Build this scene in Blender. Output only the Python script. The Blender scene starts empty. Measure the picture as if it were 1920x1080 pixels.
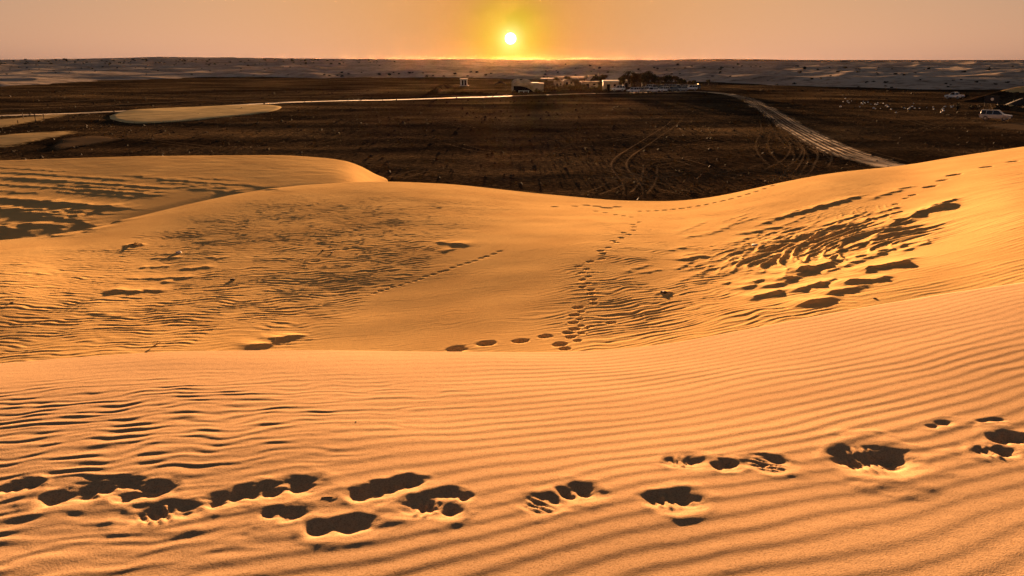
import bpy, bmesh, math, random
import numpy as np
from mathutils import Vector, Matrix

SC = bpy.context.scene
COL = SC.collection
R = math.radians
random.seed(7)
RNG = np.random.default_rng(11)

# ------------------------------------------------------------------ camera
F = 1500.0                                   # focal length in pixels of a 1920 wide frame
PITCH = math.atan((540 - 115) / F)
SP, CP = math.sin(PITCH), math.cos(PITCH)
cam_d = bpy.data.cameras.new('camera'); cam = bpy.data.objects.new('camera', cam_d)
COL.objects.link(cam); SC.camera = cam
cam_d.sensor_width = 36.0; cam_d.lens = 36.0 * F / 1920.0
cam_d.clip_start = 0.05; cam_d.clip_end = 60000
cam.location = (0, 0, 0); cam.rotation_euler = (math.pi / 2 - PITCH, 0, 0)

# ------------------------------------------------------------------ world, sun, exposure
SUN_EL = R(1.50); SUN_AZ = R(-0.1)
SUN_DIR = Vector((math.sin(SUN_AZ) * math.cos(SUN_EL), math.cos(SUN_AZ) * math.cos(SUN_EL), math.sin(SUN_EL)))
world = bpy.data.worlds.new('World'); SC.world = world; world.use_nodes = True
def build_world():
    nt = world.node_tree; N = nt.nodes; L = nt.links
    bg = N['Background']; bg.inputs[1].default_value = 0.05
    sky = N.new('ShaderNodeTexSky'); sky.sky_type = 'NISHITA'; sky.sun_disc = False
    sky.sun_elevation = SUN_EL; sky.sun_rotation = SUN_AZ
    sky.air_density = 0.3; sky.dust_density = 2.0; sky.ozone_density = 0.0
    def math_(op, a, b=None):
        n = N.new('ShaderNodeMath'); n.operation = op
        for i, v in ((0, a), (1, b)):
            if v is None: continue
            if isinstance(v, (int, float)): n.inputs[i].default_value = v
            else: L.new(v, n.inputs[i])
        return n.outputs[0]
    def mixc(op, a, b, fac=1.0):
        n = N.new('ShaderNodeMix'); n.data_type = 'RGBA'; n.blend_type = op; n.clamp_result = False
        if isinstance(fac, float): n.inputs[0].default_value = fac
        else: L.new(fac, n.inputs[0])
        for i, v in ((6, a), (7, b)):
            if isinstance(v, tuple): n.inputs[i].default_value = v + (1,)
            else: L.new(v, n.inputs[i])
        return n.outputs[2]
    # dusty evening air: compress the very bright horizon towards the sun, keep the hue
    bw = N.new('ShaderNodeRGBToBW'); L.new(sky.outputs[0], bw.inputs[0])
    scale = math_('DIVIDE', 1.15, math_('ADD', bw.outputs[0], 2.2))
    sc3 = N.new('ShaderNodeCombineColor')
    for i in range(3): L.new(scale, sc3.inputs[i])
    col = mixc('MULTIPLY', sky.outputs[0], sc3.outputs[0])
    col = mixc('MULTIPLY', col, (1.08, 0.92, 0.84))
    # rosy dust layer along the whole horizon: shifts the hue, keeps the brightness
    tc = N.new('ShaderNodeTexCoord')
    sep = N.new('ShaderNodeSeparateXYZ'); L.new(tc.outputs['Generated'], sep.inputs[0])
    b2 = N.new('ShaderNodeRGBToBW'); L.new(col, b2.inputs[0])
    rose = N.new('ShaderNodeCombineColor')
    for i, c in enumerate((1.80, 0.97, 0.66)): L.new(math_('MULTIPLY', b2.outputs[0], c), rose.inputs[i])
    low = math_('MULTIPLY', math_('EXPONENT', math_('MULTIPLY', math_('MAXIMUM', sep.outputs[2], 0.0), -11.0)), 0.95)
    col = mixc('MIX', col, rose.outputs[0], low)
    # aureole of forward scattered light round the sun, and the sun's own disc
    dt = N.new('ShaderNodeVectorMath'); dt.operation = 'DOT_PRODUCT'
    L.new(tc.outputs['Generated'], dt.inputs[0]); dt.inputs[1].default_value = SUN_DIR
    ang = math_('MULTIPLY', math_('ARCCOSINE', math_('MINIMUM', dt.outputs['Value'], 1.0)), 57.2958)
    def halo(c, amp, width, power):
        e = math_('MULTIPLY', math_('EXPONENT', math_('MULTIPLY', math_('POWER', math_('DIVIDE', ang, width), power), -1.0)), amp)
        cc = N.new('ShaderNodeCombineColor')
        for i in range(3): L.new(math_('MULTIPLY', e, c[i]), cc.inputs[i])
        return cc.outputs[0], e
    wide, we = halo((1.0, 0.42, 0.03), 1.0, 11.0, 1.2)
    col = mixc('MIX', col, (1.62, 0.66, 0.085), we)
    ring, re_ = halo((1, .8, .02), 0.92, 2.35, 2.0)
    col = mixc('MIX', col, (1.75, 1.32, 0.03), re_)
    inner, _ = halo((1.0, 0.85, 0.45), 1.5, 0.75, 1.6)
    col = mixc('ADD', col, inner)
    disc, _ = halo((1.0, 0.9, 0.7), 60.0, 0.33, 8.0)
    col = mixc('ADD', col, disc)
    L.new(col, bg.inputs[0])
build_world()
sun_d = bpy.data.lights.new('sun', 'SUN'); sun = bpy.data.objects.new('sun', sun_d); COL.objects.link(sun)
sun_d.energy = 5.0; sun_d.angle = R(1.0); sun_d.color = (1.0, 0.54, 0.25)
sun.rotation_euler = SUN_DIR.to_track_quat('Z', 'Y').to_euler()
SC.view_settings.view_transform = 'Standard'; SC.view_settings.look = 'None'
SC.view_settings.gamma = 1.0; SC.view_settings.use_curve_mapping = False
SC.view_settings.exposure = 3.15
SC.cycles.use_denoising = True
SC.cycles.max_bounces = 4; SC.cycles.diffuse_bounces = 2; SC.cycles.volume_bounces = 0
SC.cycles.transparent_max_bounces = 12

# ------------------------------------------------------------------ numeric helpers
def hash2(ix, iy, seed):
    n = (ix.astype(np.int64) * 374761393 + iy.astype(np.int64) * 668265263 + seed * 1442695041) & 0xFFFFFFFF
    n = ((n ^ (n >> 13)) * 1274126177) & 0xFFFFFFFF
    n = (n ^ (n >> 16)) & 0xFFFFFFFF
    return n.astype(np.float64) / 4294967295.0
def noise(x, y, seed=0):
    """gradient noise, about -1..1"""
    x0 = np.floor(x); y0 = np.floor(y); fx = x - x0; fy = y - y0
    sx = fx * fx * fx * (fx * (fx * 6 - 15) + 10); sy = fy * fy * fy * (fy * (fy * 6 - 15) + 10)
    def g(ix, iy, dx, dy):
        a = hash2(ix, iy, seed) * (2 * np.pi); return np.cos(a) * dx + np.sin(a) * dy
    n00 = g(x0, y0, fx, fy); n10 = g(x0 + 1, y0, fx - 1, fy)
    n01 = g(x0, y0 + 1, fx, fy - 1); n11 = g(x0 + 1, y0 + 1, fx - 1, fy - 1)
    a = n00 + sx * (n10 - n00); b = n01 + sx * (n11 - n01)
    return (a + sy * (b - a)) * 1.5
def fbm(x, y, seed=0, octaves=3, gain=0.5):
    s = 0; a = 1.0
    for i in range(octaves):
        s = s + a * noise(x * 2 ** i, y * 2 ** i, seed + 17 * i); a *= gain
    return s
def sstep(a, b, x):
    t = np.clip((x - a) / (b - a), 0, 1); return t * t * (3 - 2 * t)
def slope(py):
    b = (540 - np.asarray(py, float)) / F
    return (-SP + b * CP) / (CP + b * SP)
def at(px, py, Y):
    """world point seen at a pixel of the 1920x1080 frame, at forward distance Y"""
    b = (540 - py) / F; k = Y / (CP + b * SP)
    return np.array([(px - 960) / F * k, Y, (-SP + b * CP) * k])
def project(x, y, z):
    d = y * CP - z * SP; u = y * SP + z * CP
    return 960 + F * x / d, 540 - F * u / d

# ------------------------------------------------------------------ the dunes: a surface lofted through crest and trough lines
PLAIN = -10.0
FAN = 6.0                                    # u = x / (y + FAN)
PX = np.array([-600, 0, 150, 300, 450, 560, 690, 730, 850, 1000, 1150, 1270, 1350, 1450, 1550, 1700, 1800, 1920, 2500], float)
def tab(d):
    k = sorted(d); return np.interp(PX, k, [d[i] for i in k])
near_py = tab({-600: 726, 0: 682, 150: 670, 300: 661, 450: 658, 700: 658, 1000: 661, 1150: 657, 1270: 643, 1350: 628, 1450: 609, 1550: 591, 1700: 563, 1800: 547, 1920: 529, 2500: 450})
near_Y = tab({-600: 4.6, 0: 5.0, 960: 5.5, 1350: 5.9, 1920: 6.8, 2500: 7.6})
floor_Y = tab({-600: 14.5, 0: 15.5, 300: 16.2, 560: 16.6, 730: 16.3, 850: 15.8, 1000: 15.3, 1150: 15.0, 1350: 14.7, 1550: 14.8, 1700: 15.2, 1800: 15.4, 1920: 15.2, 2500: 14.6})
mid_py = tab({-600: 575, 0: 555, 300: 500, 450: 485, 560: 478, 690: 464, 850: 452, 1000: 452, 1150: 460, 1270: 468, 1450: 468, 1600: 458, 1750: 436, 1920: 398, 2500: 320})
mid_Y = tab({-600: 20, 0: 20.5, 300: 26, 560: 27, 690: 28, 850: 28.5, 1000: 28, 1150: 26, 1270: 25, 1450: 24.5, 1600: 24, 1750: 22.6, 1920: 22, 2500: 22.5})
crest_py = tab({-600: 480, 0: 451, 150: 436, 300: 396, 450: 362, 560: 347, 690: 340, 730: 340, 850: 345, 1000: 362, 1150: 376, 1270: 378, 1350: 368, 1450: 345, 1550: 325, 1700: 310, 1800: 292, 1920: 275, 2500: 200})
crest_Y = tab({-600: 33, 0: 33, 150: 34, 300: 39.5, 450: 45.2, 560: 47.6, 690: 48.8, 730: 48.8, 850: 49.3, 1000: 49.3, 1150: 46.5, 1270: 44.5, 1350: 43.5, 1550: 43.5, 1700: 45, 1920: 47, 2500: 50})
back_Y = tab({-600: 72, 0: 71, 300: 71, 560: 71, 690: 69, 730: 69, 2500: 71})
back_z = tab({-600: -7.9, 0: slope(303) * 71, 300: slope(293) * 71, 560: slope(291) * 71, 640: slope(289) * 70, 690: slope(303) * 69, 730: PLAIN - .45, 2500: PLAIN - .5})
def line(py, Y):
    b = (540 - py) / F; k = Y / (CP + b * SP); X = (PX - 960) / F * k
    return X / (Y + FAN), Y, slope(py) * Y
LINES = []                                   # (u, Y, z, slope or None)
uN = (PX - 960) / F * 1.04
def const_line(Y, z, s=None):
    LINES.append((uN * Y.clip(1) / (Y.clip(1) + FAN), Y, z, s))
one = np.ones_like(PX)
const_line(one * -12, one * -1.0, one * 0.0)
const_line(one * -2.0, one * -1.36, one * -0.06)
u, Y, z = line(one * 1080, tab({-600: 2.3, 0: 2.22, 960: 2.2, 1920: 2.14, 2500: 2.1})); LINES.append((u, Y, z, one * -0.085))
u, Y, z = line(near_py, near_Y); LINES.append((u, Y, z, slope(near_py), slope(near_py) * .45))
zc, yc = z, Y
const_line(near_Y + 3.0, slope(near_py) * (near_Y + 3.0) - tab({-600: .5, 960: .7, 1920: .35, 2500: .3}), one * -0.5)
u, Y, z = line(near_py - 3, floor_Y); LINES.append((u, Y, z, tab({-600: -.07, 1400: -.07, 1700: -.015, 2500: -.01})))
u, Y, z = line(mid_py, mid_Y); LINES.append((u, Y, z, None))
u, Y, z = line(crest_py, crest_Y); LINES.append((u, Y, z, slope(crest_py), slope(crest_py) * .45))
zcr = z
trough_Y = crest_Y + tab({-600: 1.6, 0: 1.6, 300: 1.8, 560: 2.4, 690: 4, 730: 7, 850: 8, 2500: 9})
trough_z = tab({-600: -7.95, 0: -7.86, 300: -7.84, 560: -7.80, 690: -8.0, 730: PLAIN - .35, 850: PLAIN - .45, 2500: PLAIN - .5})
const_line(trough_Y, trough_z, one * 0.0)
const_line(trough_Y + tab({-600: 2.2, 560: 2.6, 730: 4, 2500: 4}), tab({-600: -7.9, 0: -7.82, 300: -7.78, 560: -7.76, 690: -7.95, 730: PLAIN - .40, 850: PLAIN - .48, 2500: PLAIN - .5}), one * 0.0)
const_line(back_Y, back_z, tab({-600: -.02, 690: -.02, 730: 0, 2500: 0}))
const_line(back_Y + 8, one * (PLAIN - .5), one * 0.0)
const_line(back_Y + 16, one * (PLAIN - .8), one * 0.0)
USM = np.linspace(-1.6, 1.6, 1601)
def smooth_line(u, v):
    o = np.argsort(u); w = np.interp(USM, u[o], v[o])
    k = np.exp(-0.5 * (np.arange(-30, 31) / 9.0) ** 2); k /= k.sum()
    return np.convolve(np.pad(w, 30, mode='edge'), k, mode='valid')
TY, TZ, TS = [], [], []
TI = []
for ln in LINES:
    u, Y, z, s = ln[:4]; TY.append(smooth_line(u, Y)); TZ.append(smooth_line(u, z)); TS.append(None if s is None else smooth_line(u, s))
    TI.append(smooth_line(u, ln[4]) if len(ln) > 4 else None)
TY = np.array(TY); TZ = np.array(TZ); K = len(TY)
SL = np.zeros_like(TZ)
for k in range(K):
    if TS[k] is not None: SL[k] = TS[k]
    else:
        a = (TZ[k] - TZ[k - 1]) / (TY[k] - TY[k - 1]); b = (TZ[k + 1] - TZ[k]) / (TY[k + 1] - TY[k])
        SL[k] = (a + b) / 2
SI = np.array([SL[k] if TI[k] is None else TI[k] for k in range(K)])     # slope met coming from the near side
def base_z(x, y):
    x = np.asarray(x, float); y = np.asarray(y, float)
    u = np.clip(x / (np.maximum(y, -5.5) + FAN), -1.59, 1.59)
    f = (u + 1.6) / 3.2 * 1600; i = np.clip(f.astype(int), 0, 1599); f = f - i
    out = np.full(np.broadcast(x, y).shape, -1.0)
    for k in range(K - 1):
        y0 = TY[k, i] * (1 - f) + TY[k, i + 1] * f; y1 = TY[k + 1, i] * (1 - f) + TY[k + 1, i + 1] * f
        m = (y >= y0) & ((y < y1) | (k == K - 2))
        if not m.any(): continue
        def lp(T): return T[i] * (1 - f) + T[i + 1] * f
        h = (y1 - y0)[m]; t = np.clip((y[m] - y0[m]) / h, 0, 1)
        z0 = lp(TZ[k])[m]; z1 = lp(TZ[k + 1])[m]; s0 = lp(SL[k])[m]; s1 = lp(SI[k + 1])[m]
        out[m] = ((2 * t**3 - 3 * t**2 + 1) * z0 + (t**3 - 2 * t**2 + t) * h * s0
                  + (-2 * t**3 + 3 * t**2) * z1 + (t**3 - t**2) * h * s1)
    return out
def hit(px, py, y0=1.5, y1=75.0):
    """first point of the bare dune surface behind a pixel"""
    Y = np.geomspace(y0, y1, 3000); b = (540 - py) / F; k = Y / (CP + b * SP)
    X = (px - 960) / F * k; Zr = (-SP + b * CP) * k
    below = np.nonzero(base_z(X, Y) >= Zr)[0]
    j = below[0] if len(below) else len(Y) - 1
    return np.array([X[j], Y[j], Zr[j]])

# ---- small relief -----------------------------------------------------------
def pits(x, y, h, items):
    for (cx, cy, a, b, ang, depth, rim, sd) in items:
        rr = max(a, b) * 2.2
        m = (np.abs(x - cx) < rr) & (np.abs(y - cy) < rr)
        if not m.any(): continue
        dx = x[m] - cx; dy = y[m] - cy; c, s = math.cos(ang), math.sin(ang)
        p = (dx * c + dy * s) / a; q = (-dx * s + dy * c) / b
        wob = 1 + 0.20 * noise(dx / (a * .8) + sd, dy / (a * .8), sd) + .08 * noise(dx / (a * .34), dy / (a * .34), sd + 2) + .025 * noise(dx / (a * .12), dy / (a * .12), sd + 6)
        fl = 1 if sd % 2 else -1
        r1 = np.sqrt(np.abs((p * fl - .30) / .72) ** 1.8 + q ** 2); r2 = np.sqrt(((p * fl + .58) / .46) ** 2 + (q / .82 + .1) ** 2) + .06
        r = np.minimum(r1, r2) - .10 * np.exp(-((r1 - r2) / .35) ** 2); r = np.clip(r, 0, None) * wob
        if a > .0 and cy > 9: r = np.sqrt(p * p + q * q) * wob
        soft = (.25 if cy > 9 else 0) - .45 + .60 * ((sd * 37) % 100) / 100
        gentle = float(sstep(.5, -.5, np.array(cx))) if cy < 9 else 0.0
        if cy < 9: depth = depth * (.62 - .14 * gentle)
        bowl = -depth * (1 - sstep(soft, 1.12 + .40 * gentle, r)) * sstep(-1.15, .40, q + .15 * noise(dx / a * 2.5, dy / a * 2.5, sd + 7)) * (0.9 + .45 * noise(dx / a * 2.1, dy / a * 2.1, sd + 3) + (.16 if cy < 9 else .14) * noise(dx / a * 3.6, dy / a * 5, sd + 8) + (.05 if cy < 9 else 0) * noise(dx / a * 11, dy / a * 15, sd + 9))
        lift = .16 * rim * np.exp(-((r - 1.35) / 0.35) ** 2) * (0.4 + 0.8 * noise(dx / a * 1.3 + 5, dy / a * 1.3, sd + 4))
        lift = lift + (.15 * rim * np.exp(-((r - 1.55) / .42) ** 2) * (.6 + .5 * np.sin(p * 2.2 + sd)) if cy < 9 else 0)
        flat = .8 * np.exp(-np.clip(r - .8, 0, None) ** 2 / .12)
        h[m] = h[m] * (1 - flat) + bowl + lift
    return h
def foot(px, py, wpx, hpx, tilt, depth, rim, k=1.0):
    """a print seen at a pixel: its width and height there give its size on the ground"""
    c = hit(px, py)
    rng = np.linalg.norm(c); a = wpx * 0.5 * c[1] / F
    # foreshortening of the sloping ground
    c2 = hit(px, py - hpx * .5); c1 = hit(px, py + hpx * .5)
    b = max(abs(c2[1] - c1[1]) * .5, a * .25); b = min(b, a * 1.1)
    ang = math.atan2(math.tan(R(tilt)) * b / max(hpx, 1) * wpx / max(a, .01) , 1.0) if tilt else 0.0
    return (c[0], c[1], a * k, b * k, ang, depth, rim, random.randint(1, 900))
NEAR_PRINTS = [foot(*f) for f in [
    (38, 912, 76, 34, 12, .050, .010), (148, 928, 150, 44, 10, .070, .016), (228, 912, 90, 36, 8, .045, .008),
    (275, 925, 112, 38, 12, .060, .014), (312, 962, 140, 48, 8, .060, .014), (445, 932, 130, 40, 12, .065, .014),
    (545, 917, 130, 44, 8, .065, .012), (530, 966, 96, 34, -6, .050, .012), (637, 990, 144, 38, 4, .055, .016),
    (700, 925, 100, 34, 12, .060, .012), (755, 910, 90, 30, 14, .055, .010), (850, 930, 86, 26, -8, .055, .008), (812, 954, 120, 44, -6, .065, .018),
    (1020, 945, 92, 40, 12, .024, .010), (1085, 925, 90, 34, 8, .055, .012), (1262, 941, 120, 40, -4, .034, .018),
    (1285, 868, 90, 26, -4, .026, .010), (1360, 874, 60, 24, 4, .045, .008), (1442, 871, 90, 38, 18, .026, .012),
    (1640, 864, 170, 62, -4, .105, .030), (1765, 795, 84, 14, 8, .035, .010), (1860, 788, 70, 12, 0, .030, .006),
    (1895, 822, 90, 42, 0, .080, .018), (1872, 848, 90, 32, -6, .050, .014)]]
TREADS = [NEAR_PRINTS[i] for i in (4, 12, 13, 15, 16, 18, 19, 23)]
_mid = [(856, 656, 38, 8), (912, 645, 34, 9), (976, 640, 32, 7), (1022, 631, 26, 7), (1024, 660, 22, 4), (1050, 646, 28, 8), (1060, 655, 20, 8),
    (1083, 639, 16, 7), (1070, 632, 20, 7), (1066, 624, 26, 8), (1090, 625, 14, 6), (1078, 617, 22, 7), (1090, 611, 14, 6), (1108, 612, 14, 5), (1101, 615, 10, 4),
    (1075, 605, 20, 7), (1087, 598, 14, 6), (1077, 591, 20, 7), (1090, 585, 14, 6), (1084, 577, 20, 6), (1113, 570, 14, 5), (1112, 562, 14, 5), (1146, 605, 20, 6),
    (1109, 551, 13, 5), (1109, 544, 13, 5), (1092, 539, 13, 5), (1102, 532, 12, 5), (1092, 525, 13, 5), (1104, 519, 12, 5), (1091, 512, 13, 4), (1100, 505, 12, 4),
    (1084, 500, 14, 4), (1106, 491, 14, 4), (1128, 486, 12, 4), (1131, 476, 12, 4), (1126, 471, 13, 4), (1141, 465, 11, 4), (1156, 455, 11, 4), (1150, 452, 12, 4),
    (1165, 446, 12, 4), (1180, 440, 11, 4), (1170, 437, 12, 4), (1188, 432, 11, 4), (1189, 426, 10, 4), (1187, 421, 10, 4), (1198, 418, 9, 3), (1200, 416, 9, 3),
    (1184, 407, 10, 3), (1170, 405, 10, 3), (1155, 403, 10, 3), (1135, 399, 11, 3), (1117, 396, 11, 3),
    (1120, 387, 18, 4), (1138, 390, 26, 5), (1158, 388, 20, 4), (1100, 385, 16, 3), (1078, 387, 12, 3), (1040, 388, 14, 3),
    (1745, 350, 26, 7), (1768, 338, 22, 6), (1790, 328, 26, 7), (1712, 366, 14, 4), (1700, 372, 12, 4), (1680, 383, 12, 4), (1850, 313, 22, 4), (1900, 303, 22, 4)]
MID_PRINTS = [foot(*f, 0, .13, .02, 1.12) for f in _mid]
for i in range(17):                          # a lone trail along the right-hand crest
    t = i / 16; px = 1200 + 250 * t; py = 396 - 2 * t - 46 * t * t
    MID_PRINTS.append(foot(px, py, 13, 3.4, 0, .09, .012))
for i in range(20):                          # a faint one across the left-hand slope
    t = i / 19; px = 700 + 238 * t + random.uniform(-2, 2); py = 550 - 78 * t + 8 * t * (1 - t) + random.uniform(-1, 1)
    MID_PRINTS.append(foot(px, py, 14, 2.8, 0, .05, .008))

def ridge(px0, py0, px1, py1, h, w):
    h *= .30 if px0 > 1000 else .28
    if 1000 < px0 < 1400: h *= .6
    if px0 > 1000: w *= .85; dx, dy = (px1 - px0) * .06, (py1 - py0) * .06; px0 -= dx; py0 -= dy; px1 += dx; py1 += dy
    a = hit(px0, py0, 9); b = hit(px1, py1, 9); return (a[0], a[1], b[0], b[1], h, w, random.randint(1, 900))
RIDGES = [ridge(*r) for r in [
    # wind-cut lumps on the right-hand slope: crest from lower left to upper right
    (1278, 486, 1322, 482, .26, .50), (1395, 438, 1455, 428, .24, .55), (1490, 402, 1600, 372, .24, .50), (1430, 420, 1500, 396, .14, .40),
    (1440, 464, 1520, 440, .20, .50), (1540, 432, 1640, 412, .20, .50), (1590, 452, 1660, 432, .26, .60), (1660, 424, 1770, 388, .40, .70), (1730, 396, 1790, 376, .24, .5),
    (1478, 520, 1570, 494, .38, .60), (1450, 536, 1490, 522, .24, .45), (1620, 512, 1700, 490, .30, .55), (1590, 536, 1650, 522, .26, .50),
    (1556, 552, 1610, 540, .20, .45), (1510, 572, 1555, 562, .26, .45), (1420, 560, 1462, 548, .22, .40), (1400, 540, 1425, 528, .18, .34),
    (1495, 546, 1530, 536, .18, .36), (1530, 540, 1560, 526, .20, .36), (1430, 492, 1480, 474, .18, .42), (1530, 486, 1640, 450, .18, .45), (1560, 508, 1690, 462, .16, .40),
    (1600, 486, 1730, 452, .14, .36), (1560, 420, 1610, 404, .14, .36), (1290, 446, 1335, 436, .14, .36), (1330, 440, 1370, 424, .13, .34), (1365, 424, 1420, 408, .12, .32),
    (1260, 470, 1285, 464, .14, .32), (1380, 416, 1400, 408, .12, .3), (1380, 466, 1420, 452, .12, .3), (1236, 552, 1254, 549, .16, .22), (1205, 512, 1240, 506, .07, .25),
    (1640, 372, 1700, 352, .12, .5), (1600, 470, 1640, 450, .14, .34), (1350, 470, 1400, 450, .10, .3), (1480, 470, 1560, 452, .12, .32),
    # lumps on the left-hand slope
    (205, 548, 262, 546, .17, .40), (270, 546, 306, 545, .10, .35), (240, 462, 268, 459, .16, .28), (288, 485, 340, 484, .09, .30), (265, 503, 310, 500, .08, .34), (245, 522, 360, 521, .09, .36),
    (340, 505, 395, 502, .09, .32), (380, 485, 420, 483, .07, .3), (305, 530, 330, 529, .07, .28), (300, 478, 335, 476, .07, .25),
    (825, 455, 872, 460, .16, .40), (830, 472, 850, 468, .10, .34), (480, 650, 552, 632, .22, .35), (405, 486, 425, 483, .05, .3)]]
for i in range(36):                         # many smaller ones between them
    t = random.random(); s = random.gauss(0, 1)
    px = 1250 + 470 * t + s * 30; py = 515 - 105 * t + 34 * random.gauss(0, 1)
    if py > 588 - (px - 1300) * .1 or py < 372: continue
    ln = random.uniform(18, 60); RIDGES.append(ridge(px, py, px + ln, py - ln * random.uniform(.25, .45), random.uniform(.04, .14), random.uniform(.18, .36)))
for (yy, x0, x1, hh) in [(310, -60, 110, .13), (318, -60, 240, .15), (326, -80, 110, .12), (333, 20, 285, .16), (340, -80, 275, .17), (347, 120, 300, .12), (354, -60, 60, .15), (360, 110, 240, .14), (366, -100, 120, .22), (378, 60, 220, .26), (384, -100, 90, .22),
                         (333, 360, 420, .08), (337, 300, 480, .12), (343, 320, 500, .13), (352, 320, 440, .13), (330, 230, 330, .10), (347, 330, 430, .12), (399, 40, 130, .28), (406, 60, 160, .26), (415, -60, 70, .22), (424, -60, 120, .22), (434, 0, 100, .18), (428, 110, 170, .18), (412, 130, 190, .2), (394, 110, 200, .16), (422, 60, 110, .3)]:
    n = max(1, int((x1 - x0) / 90))
    for i in range(n):
        xa = x0 + (x1 - x0) * i / n + random.uniform(-10, 10); xb = x0 + (x1 - x0) * (i + 1) / n + random.uniform(0, 26)
        sl = .07; f = lambda q: yy + (q - x0) * sl + random.uniform(-.8, .8)
        a = hit(xa, f(xa), 20); b = hit(xb, f(xb), 20)
        if a[1] > 30: RIDGES.append((a[0], a[1], b[0], b[1], hh * random.uniform(.13, .32), random.uniform(.5, .9), random.randint(1, 900)))
def ridges(x, y, h, amp):
    for (x0, y0, x1, y1, hh, w, sd) in RIDGES:
        L = math.hypot(x1 - x0, y1 - y0) + 1e-6; ux, uy = (x1 - x0) / L, (y1 - y0) / L
        cx, cy = (x0 + x1) / 2, (y0 + y1) / 2; rr = L / 2 + w * 3.5
        m = (np.abs(x - cx) < rr) & (np.abs(y - cy) < rr)
        if not m.any(): continue
        dx = x[m] - cx; dy = y[m] - cy
        p = dx * ux + dy * uy; q = -dx * uy + dy * ux     # q > 0 lies behind the crest
        q = q + .60 * w * noise(p / (w * 1.5), q * 0 + sd, sd) + .20 * w * noise(p / (w * .5), q / (w * .6), sd + 5)
        wn = np.where(q < 0, w * .30, w * 1.1)
        ends = np.exp(-np.clip(np.abs(p) - L * .32, 0, None) ** 2 / (.30 * L + .35 * w) ** 2 * 1.6)
        prof = np.where(q < 0, np.exp(-np.abs(q / wn) ** 1.15), np.exp(-np.abs(q / wn) ** 1.35))
        g = hh * prof * ends * np.clip(1 + .75 * noise(p / w * .8, p * 0, sd + 1), .15, 2)
        h[m] = np.maximum(h[m], h[m] * .5 + g * 1.0)
    return h
def asym(ph, sharp=.62):
    """ripple profile: broad gentle side, short steep side towards the camera; -1..1"""
    t = (ph / (2 * np.pi)) % 1.0
    up = np.where(t < 1 - sharp, t / (1 - sharp), (1 - t) / sharp)
    return 2 * (up * up * (3 - 2 * up)) - 1
def ripple_near(x, y):
    px, py = project(x, y, base_z(x, y))
    wx = .12 * fbm(x * .8, y * .8, 3, 2) + .022 * noise(x * 3.0, y * 3.0, 8)
    th = R(17) + .03 * (x) - .02 * (y - 3.0)
    s = -np.sin(th) * x + np.cos(th) * y
    left = sstep(-.15, -1.9, x + .25 * noise(x * 1.1, y * 1.1, 5) + .30 * (3.2 - y))     # rougher patch
    regular = asym(2 * np.pi * (s + wx * .55) / .118 + 1.5 * noise(x * 1.1, y * 1.3, 21) + .8 * noise(x * 2.6, y * 3.4, 23))
    amp = .0010 * (1 + .55 * noise(x * .9, y * 1.6, 31)) * (1 - .5 * sstep(4.3, 5.6, y + 0 * x))
    # broken, shorter ripples on the left
    s2 = -np.sin(R(14)) * x + np.cos(R(14)) * y
    w2 = .08 * noise(x * 2.6, y * 2.6, 41) + .030 * noise(x * 7, y * 7, 43)
    rough = asym(2 * np.pi * (s2 + w2) / .092) * (0.55 + 1.1 * noise(x * 4.6, y * 10.5, 47)) + .3 * asym(2 * np.pi * (s2 + w2 * .6) / .06 + 2) * noise(x * 4, y * 6, 48)
    h = regular * amp * (1 - .75 * left) + rough * left * .0028 * (1 - .92 * sstep(4.0, 4.9, y - .08 * x))
    h = h + .008 * fbm(x * .55, y * .9, 61, 2) + .00016 * noise(x * 45, y * 60, 71) + .00030 * noise(x * 18, y * 30, 73)
    return h
def relief_near(x, y):
    h = ripple_near(x, y)
    h = pits(x, y, h, NEAR_PRINTS)
    for (cx, cy, a, b, ang, d, rm, sd) in TREADS:
        m = (np.abs(x - cx) < a * 1.1) & (np.abs(y - cy) < a * 1.1)
        if not m.any(): continue
        dx = x[m] - cx; dy = y[m] - cy; c, s = math.cos(ang), math.sin(ang)
        p = (dx * c + dy * s) / a; q = (-dx * s + dy * c) / b; r = np.sqrt(p * p + q * q)
        wv = np.sin((p * a + .25 * q * b) / .036 * 2 * np.pi + .8 * np.sin(q * 4))
        h[m] += .007 * sstep(-.6, .8, wv) * (1 - sstep(.6, .95, r)) * sstep(.5, -.2, p)
    return h
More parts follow.
